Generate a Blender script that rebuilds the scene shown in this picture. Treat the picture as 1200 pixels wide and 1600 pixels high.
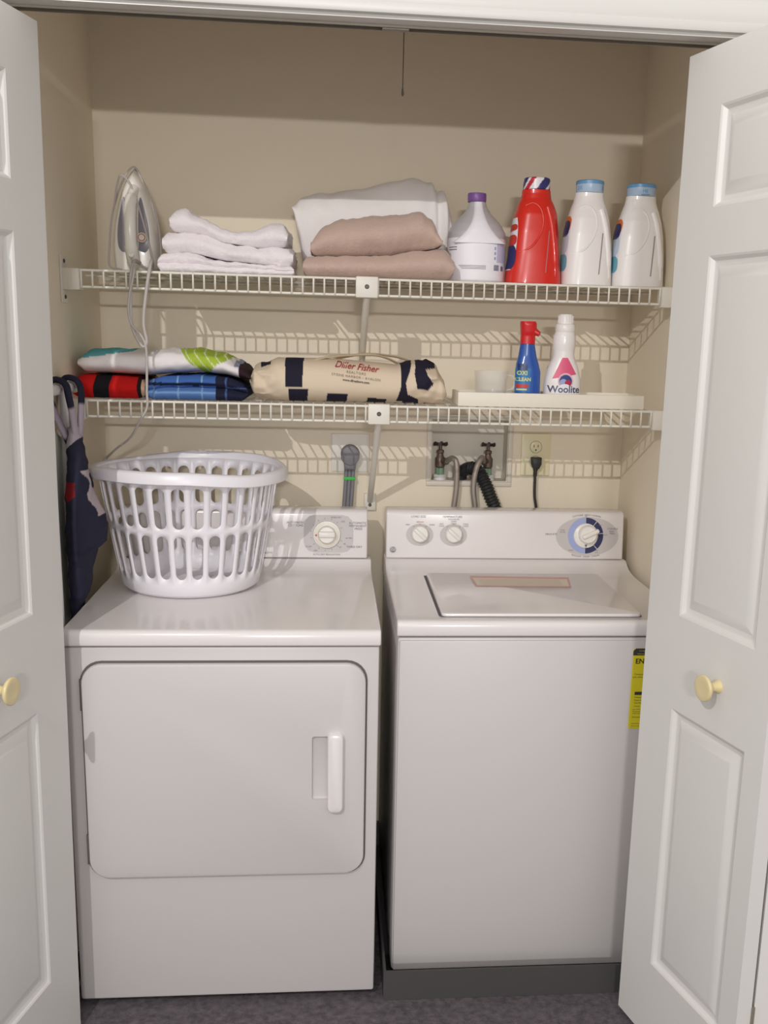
import bpy, bmesh, math, random
from math import sin, cos, pi, radians, sqrt
from mathutils import Vector, Matrix, noise

random.seed(7)
for o in list(bpy.data.objects):
    bpy.data.objects.remove(o, do_unlink=True)
SC = bpy.context.scene
COL = SC.collection

# ------------------------------------------------------------------ camera
cam_d = bpy.data.cameras.new('camera')
cam = bpy.data.objects.new('camera', cam_d)
COL.objects.link(cam)
YAW, PITCH, ROLL = 0.09609, -0.21623, 0.02716
fw = Vector((sin(YAW) * cos(PITCH), cos(YAW) * cos(PITCH), sin(PITCH)))
r0 = Vector((cos(YAW), -sin(YAW), 0))
u0 = r0.cross(fw)
rt = r0 * cos(ROLL) + u0 * sin(ROLL)
up = -r0 * sin(ROLL) + u0 * cos(ROLL)
M = Matrix.Identity(4)
for i in range(3):
    M[i][0], M[i][1], M[i][2] = rt[i], up[i], -fw[i]
M[0][3], M[1][3], M[2][3] = -0.1093, -2.0752, 1.5456
cam.matrix_world = M
cam_d.sensor_width = 36.0
cam_d.lens = 1590.18 / 1600 * 36.0
cam_d.shift_x = -66.69 / 1600
cam_d.shift_y = 76.53 / 1600
cam_d.clip_start = 0.05
SC.camera = cam

# ------------------------------------------------------------------ world and lamps
wd = bpy.data.worlds.new('world')
SC.world = wd
wd.use_nodes = True
bg = wd.node_tree.nodes['Background']
bg.inputs[0].default_value = (1.0, 0.97, 0.94, 1)
bg.inputs[1].default_value = 0.64


def lamp(name, loc, power, radius, colour):
    d = bpy.data.lights.new(name, 'POINT')
    d.energy = power
    d.shadow_soft_size = radius
    d.color = colour
    o = bpy.data.objects.new(name, d)
    COL.objects.link(o)
    o.location = loc
    return o


lamp('hall_ceiling_lamp', (-1.20, -2.93, 2.93), 150, 0.012, (1.0, 0.975, 0.955))
ad = bpy.data.lights.new('hall_widened_lamp', 'AREA')          # lamp further down the hall; strip shape added to blur the wire shadows
ad.shape = 'RECTANGLE'
ad.size, ad.size_y = 0.40, 0.06
ad.energy = 46
ad.color = (1.0, 0.975, 0.955)
ao = bpy.data.objects.new('hall_widened_lamp', ad)
COL.objects.link(ao)
ao.location = (-0.04, -5.0, 2.11)
ao.rotation_euler = (radians(84), 0, 0)

SC.view_settings.view_transform = 'Standard'
SC.view_settings.look = 'None'
SC.view_settings.gamma = 1.0
SC.view_settings.use_curve_mapping = False
SC.view_settings.exposure = 0.22


# ------------------------------------------------------------------ materials
def lin(c):
    return tuple(((v / 255) / 12.92 if v / 255 <= .04045 else ((v / 255 + .055) / 1.055) ** 2.4) for v in c)


MATS = {}


def mat(name, rgb, rough=0.5, metal=0.0, var=0.0, vscale=20, bump=0.0, bscale=200, trans=0.0, alpha=1.0,
        attr=False, coat=0.0, spec=0.5, sheen=0.0, sss=0.0):
    if name in MATS:
        return MATS[name]
    m = bpy.data.materials.new(name)
    m.use_nodes = True
    nt = m.node_tree
    b = nt.nodes['Principled BSDF']
    c = lin(rgb) + (1,)
    b.inputs['Base Color'].default_value = c
    b.inputs['Roughness'].default_value = rough
    b.inputs['Metallic'].default_value = metal
    b.inputs['Specular IOR Level'].default_value = spec
    b.inputs['Transmission Weight'].default_value = trans
    b.inputs['Alpha'].default_value = alpha
    b.inputs['Coat Weight'].default_value = coat
    b.inputs['Sheen Weight'].default_value = sheen
    if sss:
        b.inputs['Subsurface Weight'].default_value = sss
        b.inputs['Subsurface Radius'].default_value = (0.02, 0.02, 0.02)
    tc = nt.nodes.new('ShaderNodeTexCoord')
    src = None
    if attr:
        a = nt.nodes.new('ShaderNodeVertexColor')
        a.layer_name = 'Col'
        src = a.outputs['Color']
        nt.links.new(src, b.inputs['Base Color'])
    if var:
        n = nt.nodes.new('ShaderNodeTexNoise')
        n.inputs['Scale'].default_value = vscale
        n.inputs['Detail'].default_value = 4
        nt.links.new(tc.outputs['Object'], n.inputs['Vector'])
        mr = nt.nodes.new('ShaderNodeMapRange')
        mr.inputs['To Min'].default_value = 1 - var
        mr.inputs['To Max'].default_value = 1 + var
        nt.links.new(n.outputs['Fac'], mr.inputs['Value'])
        mx = nt.nodes.new('ShaderNodeMix')
        mx.data_type = 'RGBA'
        mx.blend_type = 'MULTIPLY'
        mx.inputs['Factor'].default_value = 1
        if src:
            nt.links.new(src, mx.inputs['A'])
        else:
            mx.inputs['A'].default_value = c
        nt.links.new(mr.outputs['Result'], mx.inputs['B'])
        nt.links.new(mx.outputs['Result'], b.inputs['Base Color'])
    if bump:
        n2 = nt.nodes.new('ShaderNodeTexNoise')
        n2.inputs['Scale'].default_value = bscale
        n2.inputs['Detail'].default_value = 3
        nt.links.new(tc.outputs['Object'], n2.inputs['Vector'])
        bp = nt.nodes.new('ShaderNodeBump')
        bp.inputs['Strength'].default_value = bump
        bp.inputs['Distance'].default_value = 0.002
        nt.links.new(n2.outputs['Fac'], bp.inputs['Height'])
        nt.links.new(bp.outputs['Normal'], b.inputs['Normal'])
    MATS[name] = m
    return m


WALL = mat('wall_paint', (242, 231, 210), 0.85, var=0.02, vscale=3, bump=0.12, bscale=260)
CEIL = mat('ceiling_paint', (240, 236, 228), 0.9, var=0.02)
CARPET = mat('carpet', (100, 94, 98), 1.0, var=0.75, vscale=75, bump=1.0, bscale=320, spec=0.1)
DOORW = mat('door_paint', (226, 224, 220), 0.42, bump=0.06, bscale=140, var=0.01)
TRIM = mat('trim_paint', (216, 214, 209), 0.35)
TRACK = mat('track_metal', (150, 142, 130), 0.5, metal=0.4)
KNOB = mat('knob_cream', (226, 209, 160), 0.25, coat=0.3)
ENAMEL_LIT = mat('white_enamel_lit', (236, 230, 229), 0.22, coat=0.2)  # lightened copy of the enamel, stands for stronger light on the tops
ENAMEL_SHADED = mat('white_enamel_shaded', (209, 204, 203), 0.38)  # same enamel, darkened to stand for the weaker light on the fronts
SEAM = mat('dark_seam', (98, 92, 94), 0.7)
PLASTW = mat('white_plastic', (236, 233, 234), 0.35)
KNOBW = mat('appliance_knob', (240, 236, 230), 0.3)
KNOBRING = mat('appliance_knob_ring', (226, 219, 205), 0.3)
HALO = mat('grey_print', (203, 197, 196), 0.5)
PRINT = mat('dark_print', (110, 104, 110), 0.6)
PRINTR = mat('red_print', (190, 70, 70), 0.6)
NAVYP = mat('navy_print', (44, 48, 92), 0.5)
BLUEP = mat('pale_blue_print', (164, 176, 220), 0.5)
BADGE = mat('grey_badge', (122, 116, 120), 0.4, metal=0.3)
PAN = mat('grey_pan_plastic', (74, 71, 72), 0.6, var=0.06, vscale=40)
WIRE = mat('white_wire', (238, 234, 222), 0.35)
BRACKET = mat('white_bracket', (234, 229, 218), 0.45)
SCREW = mat('screw_steel', (96, 92, 88), 0.5, metal=0.6)
BASKET = mat('basket_plastic', (243, 240, 246), 0.33, sss=0.0)
TOWEL = mat('white_terry', (247, 240, 243), 0.95, bump=0.9, bscale=260, sheen=0.2, var=0.03, vscale=60, spec=0.2)
PILLOW = mat('white_quilt', (250, 245, 244), 0.85, bump=0.2, bscale=120, sheen=0.1, spec=0.2)
TAN = mat('tan_blanket', (203, 177, 164), 0.95, bump=0.7, bscale=220, sheen=0.3, var=0.06, vscale=40, spec=0.2)
CLOTHC = mat('printed_cloth', (255, 255, 255), 0.9, attr=True, bump=0.25, bscale=500, spec=0.2)
IRONW = mat('iron_white', (246, 241, 232), 0.25, coat=0.3)
IRONG = mat('iron_grey', (140, 136, 146), 0.3)
CHROME = mat('chrome', (205, 203, 200), 0.2, metal=0.9)
CORD = mat('grey_cord', (193, 186, 182), 0.6)
BLACK = mat('black_rubber', (42, 42, 44), 0.5)
DARKP = mat('dark_plastic', (60, 58, 60), 0.5)
REDB = mat('red_bottle', (224, 46, 34), 0.3, coat=0.2)
WHITEB = mat('white_bottle', (247, 242, 240), 0.33, coat=0.1)
MILKY = mat('milky_plastic', (190, 187, 190), 0.35, sss=0.0)
LABELW = mat('white_label', (246, 243, 250), 0.4)
PURPLE = mat('purple_cap', (128, 86, 156), 0.4)
BLUECAP = mat('blue_cap', (106, 160, 206), 0.35)
BLUECAPL = mat('pale_blue_cap', (178, 202, 226), 0.3)
TEAL = mat('teal_label', (120, 180, 200), 0.4)
ORANGE = mat('orange_label', (226, 120, 40), 0.4)
REDL = mat('red_label', (206, 60, 50), 0.4)
NAVYL = mat('navy_label', (46, 46, 104), 0.4)
YELL = mat('yellow_label', (222, 208, 42), 0.5)
SPRAYB = mat('blue_bottle', (48, 92, 176), 0.25, coat=0.3)
SPRAYR = mat('red_trigger', (214, 36, 40), 0.3)
PALEY = mat('pale_yellow_label', (214, 224, 150), 0.4)
PINK = mat('pink_label', (232, 96, 134), 0.4)
GLASS = mat('clear_plastic', (244, 242, 236), 0.12, alpha=0.20)
IVORY = mat('ivory_plate', (234, 226, 190), 0.35)
PLUGG = mat('grey_plug', (130, 128, 134), 0.5)
GREEN = mat('green_tape', (70, 190, 80), 0.5)
GREENV = mat('green_tag', (124, 158, 130), 0.5)
BRASS = mat('aged_brass', (112, 94, 86), 0.45, metal=0.4)
BROWNV = mat('valve_brown', (70, 54, 55), 0.5, metal=0.2)
HOSE = mat('braided_hose', (170, 160, 152), 0.4, metal=0.5, bump=0.4, bscale=900)
NAVYC = mat('navy_cloth', (50, 50, 66), 0.95, bump=0.3, bscale=300, spec=0.2)
BOARDC = mat('ironing_cover', (212, 212, 200), 0.9)
STICKR = mat('sticker_red', (214, 168, 160), 0.5)
STICKC = mat('sticker_cream', (226, 214, 196), 0.5)

# ------------------------------------------------------------------ helpers
ORG = {}


def finish(o, smooth=None):
    me = o.data
    if smooth is True:
        for p in me.polygons:
            p.use_smooth = True
    elif smooth:
        for p in me.polygons:
            p.use_smooth = True
        me.set_sharp_from_angle(angle=radians(smooth))


def mk(name, V, F, m, parent=None, smooth=40, col=None):
    V = [Vector(v) for v in V]
    if parent is not None:
        org = ORG[parent]
    else:
        xs = [v.x for v in V]
        ys = [v.y for v in V]
        org = Vector(((min(xs) + max(xs)) / 2, (min(ys) + max(ys)) / 2, min(v.z for v in V)))
    me = bpy.data.meshes.new(name)
    me.from_pydata([tuple(v - org) for v in V], [], F)
    me.update()
    me.materials.append(m)
    if col is not None:
        at = me.color_attributes.new('Col', 'FLOAT_COLOR', 'POINT')
        for i, v in enumerate(V):
            at.data[i].color = tuple(col(v)) + (1,)
    o = bpy.data.objects.new(name, me)
    COL.objects.link(o)
    if parent is not None:
        o.parent = parent
    else:
        o.location = org
    ORG[o] = org
    finish(o, smooth)
    return o


def mkbm(name, bm, m, parent=None, smooth=40):
    bmesh.ops.recalc_face_normals(bm, faces=bm.faces)
    V = [v.co.copy() for v in bm.verts]
    bm.verts.index_update()
    F = [[v.index for v in f.verts] for f in bm.faces]
    bm.free()
    return mk(name, V, F, m, parent, smooth)


def tag(o, label=None, cat=None, group=None, kind=None):
    if label:
        o['label'] = label
    if cat:
        o['category'] = cat
    if group:
        o['group'] = group
    if kind:
        o['kind'] = kind
    return o


def thing(name, loc, label, cat, group=None):
    e = bpy.data.objects.new(name, None)
    e.empty_display_size = 0.05
    COL.objects.link(e)
    e.location = loc
    ORG[e] = Vector(loc)
    return tag(e, label, cat, group)


def struct(o):
    return tag(o, kind='structure')


def box_bm(x0, x1, y0, y1, z0, z1, bev=0.0, seg=2):
    bm = bmesh.new()
    bmesh.ops.create_cube(bm, size=1)
    for v in bm.verts:
        v.co = Vector((x0 + (v.co.x + .5) * (x1 - x0), y0 + (v.co.y + .5) * (y1 - y0), z0 + (v.co.z + .5) * (z1 - z0)))
    if bev:
        bmesh.ops.bevel(bm, geom=list(bm.edges), offset=bev, segments=seg, profile=0.5, affect='EDGES')
    return bm


def box(name, x0, x1, y0, y1, z0, z1, m, parent=None, bev=0.0, seg=2):
    return mkbm(name, box_bm(x0, x1, y0, y1, z0, z1, bev, seg), m, parent)


def prism_x(name, prof, x0, x1, m, parent=None, bev=0.0, seg=2, ang=25):
    """profile of (y, z) points extruded along X, sharp edges bevelled"""
    bm = bmesh.new()
    a = [bm.verts.new((x0, y, z)) for y, z in prof]
    b = [bm.verts.new((x1, y, z)) for y, z in prof]
    n = len(prof)
    bm.faces.new(a)
    bm.faces.new(b[::-1])
    for i in range(n):
        j = (i + 1) % n
        bm.faces.new((a[i], b[i], b[j], a[j]))
    bmesh.ops.recalc_face_normals(bm, faces=bm.faces)
    if bev:
        ed = [e for e in bm.edges if len(e.link_faces) == 2 and e.calc_face_angle(0) > radians(ang)]
        bmesh.ops.bevel(bm, geom=ed, offset=bev, segments=seg, profile=0.5, affect='EDGES')
    return mkbm(name, bm, m, parent)


class Fr:
    """a local frame: P(a, b, d) = origin + a*right + b*up + d*normal"""

    def __init__(s, o, r, u):
        s.o, s.r, s.u = Vector(o), Vector(r).normalized(), Vector(u).normalized()
        s.n = s.r.cross(s.u).normalized()

    def P(s, a, b, d=0.0):
        return s.o + s.r * a + s.u * b + s.n * d


def rr_pts(x0, x1, z0, z1, r, n=6):
    pts = []
    for cx, cz, a0 in ((x1 - r, z1 - r, 0), (x0 + r, z1 - r, 90), (x0 + r, z0 + r, 180), (x1 - r, z0 + r, 270)):
        for k in range(n + 1):
            a = radians(a0 + 90 * k / n)
            pts.append((cx + r * cos(a), cz + r * sin(a)))
    return pts


def plate(name, fr, pts, d0, d1, m, parent=None, bev=0.0):
    """closed outline in a frame, from depth d0 to d1 along its normal; front edge softened by bev"""
    n = len(pts)
    cx = sum(p[0] for p in pts) / n
    cy = sum(p[1] for p in pts) / n
    V, F = [], []
    rows = [(d0, 0)]
    if bev:
        rows += [(d1 - bev, 0), (d1 - bev * .3, bev * .3), (d1, bev)]
    else:
        rows += [(d1, 0)]
    w = max(p[0] for p in pts) - min(p[0] for p in pts)
    h = max(p[1] for p in pts) - min(p[1] for p in pts)
    for d, ins in rows:
        for a, b in pts:
            V.append(fr.P(cx + (a - cx) * (1 - 2 * ins / w), cy + (b - cy) * (1 - 2 * ins / h), d))
    for k in range(len(rows) - 1):
        for i in range(n):
            j = (i + 1) % n
            F.append((k * n + i, k * n + j, (k + 1) * n + j, (k + 1) * n + i))
    F.append([(len(rows) - 1) * n + i for i in range(n)])
    F.append([i for i in range(n)][::-1])
    return mk(name, V, F, m, parent)


def flat(name, fr, pts, d, m, parent):
    """flat print"""
    return mk(name, [fr.P(a, b, d) for a, b in pts], [list(range(len(pts)))], m, parent, None)


def ring(name, fr, c, r0, r1, a0, a1, d, m, parent, n=28, sx=1.0):
    V, F = [], []
    for k in range(n + 1):
        a = radians(a0 + (a1 - a0) * k / n)
        V.append(fr.P(c[0] + r0 * cos(a) * sx, c[1] + r0 * sin(a), d))
        V.append(fr.P(c[0] + r1 * cos(a) * sx, c[1] + r1 * sin(a), d))
    for k in range(n):
        F.append((2 * k, 2 * k + 1, 2 * k + 3, 2 * k + 2))
    return mk(name, V, F, m, parent, None)


def ell(c, a, b, n=40):
    return [(c[0] + a * cos(2 * pi * k / n), c[1] + b * sin(2 * pi * k / n)) for k in range(n)]


def lathe(name, fr, prof, m, parent=None, n=28, smooth=40, c=(0, 0)):
    """profile of (radius, distance along the normal)"""
    V, F = [], []
    for r, d in prof:
        for k in range(n):
            a = 2 * pi * k / n
            V.append(fr.P(c[0] + r * cos(a), c[1] + r * sin(a), d))
    for i in range(len(prof) - 1):
        for k in range(n):
            j = (k + 1) % n
            F.append((i * n + k, i * n + j, (i + 1) * n + j, (i + 1) * n + k))
    F.append(list(range(n))[::-1])
    F.append([(len(prof) - 1) * n + k for k in range(n)])
    return mk(name, V, F, m, parent, smooth)


UPZ = lambda o: Fr(o, (1, 0, 0), (0, 1, 0))          # normal +Z
FRONT = lambda o: Fr(o, (1, 0, 0), (0, 0, 1))        # normal -Y


def spline(pts, n=8):
    P = [Vector(p) for p in pts]
    out = []
    for i in range(len(P) - 1):
        p0 = P[i - 1] if i else P[0] * 2 - P[1]
        p1, p2 = P[i], P[i + 1]
        p3 = P[i + 2] if i + 2 < len(P) else P[-1] * 2 - P[-2]
        for k in range(n):
            t = k / n
            out.append(0.5 * ((2 * p1) + (p2 - p0) * t + (2 * p0 - 5 * p1 + 4 * p2 - p3) * t * t + (3 * p1 - p0 - 3 * p2 + p3) * t ** 3))
    out.append(P[-1])
    return out


def tube_vf(path, r, n=8, flatten=None):
    path = [Vector(p) for p in path]
    V, F = [], []
    t = (path[1] - path[0]).normalized()
    ref = Vector((0, 0, 1)) if abs(t.z) < .9 else Vector((1, 0, 0))
    a = t.cross(ref).normalized()
    for i, p in enumerate(path):
        if i == 0:
            t = (path[1] - path[0])
        elif i == len(path) - 1:
            t = path[-1] - path[-2]
        else:
            t = path[i + 1] - path[i - 1]
        t.normalize()
        a = (a - t * a.dot(t)).normalized()
        b = t.cross(a)
        rr = r[i] if isinstance(r, (list, tuple)) else r
        for k in range(n):
            an = 2 * pi * k / n
            fb = flatten if flatten else 1
            V.append(p + a * rr * cos(an) + b * rr * sin(an) * fb)
    m = len(path)
    for i in range(m - 1):
        for k in range(n):
            j = (k + 1) % n
            F.append((i * n + k, i * n + j, (i + 1) * n + j, (i + 1) * n + k))
    F.append(list(range(n))[::-1])
    F.append([(m - 1) * n + k for k in range(n)])
    return V, F


def tube(name, path, r, m, parent=None, n=8, smooth=50, flatten=None):
    V, F = tube_vf(path, r, n, flatten)
    return mk(name, V, F, m, parent, smooth)


def loft(name, rings, m, parent=None, smooth=60, col=None):
    n = len(rings[0])
    V = [v for r in rings for v in r]
    F = []
    for i in range(len(rings) - 1):
        for k in range(n):
            j = (k + 1) % n
            F.append((i * n + k, i * n + j, (i + 1) * n + j, (i + 1) * n + k))
    F.append(list(range(n))[::-1])
    F.append([(len(rings) - 1) * n + k for k in range(n)])
    return mk(name, V, F, m, parent, smooth, col)


def interp(tab, x):
    """piecewise smooth lookup in [(x, v), ...]"""
    if x <= tab[0][0]:
        return tab[0][1]
    for (a, va), (b, vb) in zip(tab, tab[1:]):
        if x <= b:
            t = (x - a) / (b - a)
            t = t * t * (3 - 2 * t) * .6 + t * .4
            return va + (vb - va) * t
    return tab[-1][1]


def nz(v, s, seed=0):
    return noise.noise(Vector((v[0] * s + seed, v[1] * s - seed * .7, v[2] * s + seed * .3)))


def sup(t, p):
    c, s = cos(t), sin(t)
    return (math.copysign(abs(c) ** (2 / p), c), math.copysign(abs(s) ** (2 / p), s))


def bottle(name, stations, m, parent, n=32, sub=6, col=None):
    """stations (z, xc, yc, rx, ry, squareness) stacked upward"""
    st = []
    for i in range(len(stations) - 1):
        p0 = stations[max(i - 1, 0)]
        p1, p2 = stations[i], stations[i + 1]
        p3 = stations[min(i + 2, len(stations) - 1)]
        for k in range(sub):
            t = k / sub
            st.append([p1[q] + (p2[q] - p1[q]) * (t * t * (3 - 2 * t) * .5 + t * .5) for q in range(6)])
    st.append(list(stations[-1]))
    rings = []
    for z, xc, yc, rx, ry, pw in st:
        rg = []
        for k in range(n):
            c, s = sup(2 * pi * k / n, pw)
            rg.append(Vector((xc + rx * c, yc + ry * s, z)))
        rings.append(rg)
    return loft(name, rings, m, parent, 50, col)


def slab(name, x0, x1, ztop, zbot, yf, yb, m, parent=None, layers=1, amp=.003, nsc=14, seed=0, rend=.02, col=None, nx=110, sagfront=None, bulge=.5):
    """a folded cloth: runs along X, front edge shows its folded layers"""
    f = lambda t, x: t if isinstance(t, (int, float)) else interp(t, x)
    rings = []
    for i in range(nx + 1):
        u = i / nx
        x = x0 + (x1 - x0) * (0.5 - 0.5 * cos(pi * u) if False else u)
        e = min(x - x0, x1 - x)
        k = sqrt(max(1 - (1 - min(e / rend, 1)) ** 2, 0)) if rend else 1
        k = max(k, .5)
        zt, zb, y0, y1 = f(ztop, x), f(zbot, x), f(yf, x), f(yb, x)
        zc = (zt + zb) / 2
        zt, zb = zc + (zt - zc) * k, zc + (zb - zc) * k
        h = zt - zb
        rb = h / layers * bulge
        pts = []
        nb = 10
        for q in range(nb):                                   # bottom, back to front
            t = q / nb
            pts.append((y1 - rb + (y0 + rb - y1 + rb) * t, zb))
        for L in range(layers):                               # front, going up in bulges
            for q in range(9):
                t = q / 8
                a = -pi / 2 + pi * t
                pts.append((y0 + rb - rb * cos(a), zb + h / layers * (L + t)))
        for q in range(1, 14):
            t = q / 14
            pts.append((y0 + rb + (y1 - y0 - 2 * rb) * t, zt))
        for q in range(9):
            a = pi / 2 - pi * q / 8
            pts.append((y1 - rb + rb * cos(a), zc + h / 2 * sin(a)))
        rg = []
        for y, z in pts:
            v = Vector((x, y, z))
            d = amp * nz(v, nsc, seed) + amp * .5 * nz(v, nsc * 2.7, seed + 5) + amp * .35 * nz(v, 75, seed + 9)
            w = (z - zb) / max(h, 1e-6)
            rg.append(Vector((x + d * .6, y + d * .8, max(z + d * w, zb))))
        rings.append(rg)
    return loft(name, rings, m, parent, 80, col)


def inpoly(px, pz, poly):
    c = False
    n = len(poly)
    for i in range(n):
        x1, z1 = poly[i]
        x2, z2 = poly[i - 1]
        if (z1 > pz) != (z2 > pz) and px < (x2 - x1) * (pz - z1) / (z2 - z1) + x1:
            c = not c
    return c


def text(name, s, fn, size, m, parent, align='CENTER', shear=0.0, space=1.0, bold=0.0, sub=0):
    """flat lettering; fn maps the letter plane to a place on the thing"""
    cu = bpy.data.curves.new('lettering', 'FONT')
    cu.body = s
    cu.size = size
    cu.align_x = align
    cu.align_y = 'CENTER'
    cu.shear = shear
    cu.space_character = space
    cu.offset = bold
    cu.resolution_u = 3
    t = bpy.data.objects.new('lettering', cu)
    COL.objects.link(t)
    dg = bpy.context.evaluated_depsgraph_get()
    me = bpy.data.meshes.new_from_object(t.evaluated_get(dg))
    V = [fn(v.co.x, v.co.y) for v in me.vertices]
    F = [list(p.vertices) for p in me.polygons]
    bpy.data.objects.remove(t, do_unlink=True)
    bpy.data.curves.remove(cu)
    bpy.data.meshes.remove(me)
    if not F:
        return None
    return mk(name, V, F, m, parent, None)


def cut(o, cutter_bm):
    """boolean a pocket out of a mesh object"""
    bmesh.ops.recalc_face_normals(cutter_bm, faces=cutter_bm.faces)
    me = bpy.data.meshes.new('cutter')
    cutter_bm.to_mesh(me)
    cutter_bm.free()
    c = bpy.data.objects.new('cutter', me)
    COL.objects.link(c)
    if o.parent is None:
        c.location = o.location
    md = o.modifiers.new('pocket', 'BOOLEAN')
    md.operation = 'DIFFERENCE'
    md.solver = 'EXACT'
    md.object = c
    bpy.context.view_layer.update()
    dg = bpy.context.evaluated_depsgraph_get()
    nm = bpy.data.meshes.new_from_object(o.evaluated_get(dg))
    o.modifiers.clear()
    old = o.data
    o.data = nm
    nm.name = old.name
    bpy.data.objects.remove(c, do_unlink=True)
    finish(o, 40)


# ------------------------------------------------------------------ the closet
XL, XR, YB, ZC = -0.745, 0.746, 0.874, 2.46
HZ = 2.112                       # underside of the header


def quadbox(name, x0, x1, y0, y1, z0, z1, m, parent=None):
    o = box(name, x0, x1, y0, y1, z0, z1, m, parent)
    return struct(o) if parent is None else o


quadbox('floor', -4, 4, -7, 1.1, -0.06, 0.0, CARPET)
HC = 2.75                                                    # height of the wall round the closet
quadbox('ceiling', XL - .1, XR + .1, 0.045, YB + .3, ZC, ZC + .05, CEIL)
quadbox('wall_left', XL - .1, XL, 0.045, YB + .12, 0.0, ZC, WALL)
quadbox('wall_right', XR, XR + .1, 0.045, YB + .12, 0.0, ZC, WALL)
# back wall with the opening for the washer valve box
BX0, BX1, BZ0, BZ1 = 0.176, 0.408, 1.132, 1.320
BOXW = mat('valve_box_plastic', (224, 217, 204), 0.5)
bw = bmesh.new()
xs, zs = [XL, BX0, BX1, XR], [0.0, BZ0, BZ1, ZC]
for yy, rev in ((YB, False), (YB + .12, True)):
    g = [[bw.verts.new((x, yy, z)) for z in zs] for x in xs]
    for i in range(3):
        for j in range(3):
            if i == 1 and j == 1:
                continue
            f = (g[i][j], g[i + 1][j], g[i + 1][j + 1], g[i][j + 1])
            bw.faces.new(f[::-1] if rev else f)
    if not rev:
        g0 = g
for a, b in (((1, 1), (2, 1)), ((2, 1), (2, 2)), ((2, 2), (1, 2)), ((1, 2), (1, 1)), ((0, 0), (3, 0)), ((3, 0), (3, 3)), ((3, 3), (0, 3)), ((0, 3), (0, 0))):
    bw.faces.new((g0[a[0]][a[1]], g0[b[0]][b[1]], g[b[0]][b[1]], g[a[0]][a[1]]))
struct(mkbm('wall_back', bw, WALL, None, None))

# front wall round the opening, its jambs, header and casing
quadbox('wall_front_left', -4, XL - .02, -0.045, 0.045, 0, HC, WALL)
quadbox('wall_front_right', XR + .02, 4, -0.045, 0.045, 0, HC, WALL)
quadbox('wall_front_upper', XL - .02, XR + .02, -0.045, 0.045, HZ + .02, HC, WALL)
quadbox('trim_1', XL - .02, XL, -0.047, 0.045, 0, HZ + .02, TRIM)
quadbox('trim_2', XR, XR + .02, -0.047, 0.045, 0, HZ + .02, TRIM)
quadbox('trim_3', XL, XR, -0.047, -0.012, HZ, HZ + .02, TRIM)
CAS = [(-.045, 0), (-.062, 0), (-.064, .004), (-.064, .014), (-.060, .018), (-.062, .024), (-.062, .044), (-.058, .05), (-.056, .058), (-.056, .066), (-.045, .07)]
struct(prism_x('trim_4', [(y, HZ + .006 + z) for y, z in CAS], XL - .09, XR + .09, TRIM))
for s, nm in ((-1, 'trim_5'), (1, 'trim_6')):
    bm = bmesh.new()
    xe = XL if s < 0 else XR
    V, F = [], []
    for z in (0, HZ + .006):
        for y, d in CAS:
            V.append((xe + s * (.006 + d), y, z))
    n = len(CAS)
    F = [(i, (i + 1) % n, n + (i + 1) % n, n + i) for i in range(n)] + [list(range(n)), list(range(n, 2 * n))]
    struct(mk(nm, V, F, TRIM))
struct(prism_x('trim_7', [(-.011, HZ + .02), (-.011, HZ - .004), (-.008, HZ - .004), (-.008, HZ + .012), (.012, HZ + .012), (.012, HZ - .004), (.015, HZ - .004), (.015, HZ + .02)], XL, XR, TRACK))
box('track_guide', -0.02, 0.03, -.006, .01, HZ - .006, HZ + .010, TRACK, bpy.data.objects['trim_7'])


# ------------------------------------------------------------------ bifold doors
PZ = [(.198, .800), (1.0, 1.712), (1.80, 1.982)]
LW, LT, LZ0, LZ1 = 0.412, 0.034, 0.014, 2.088


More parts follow.
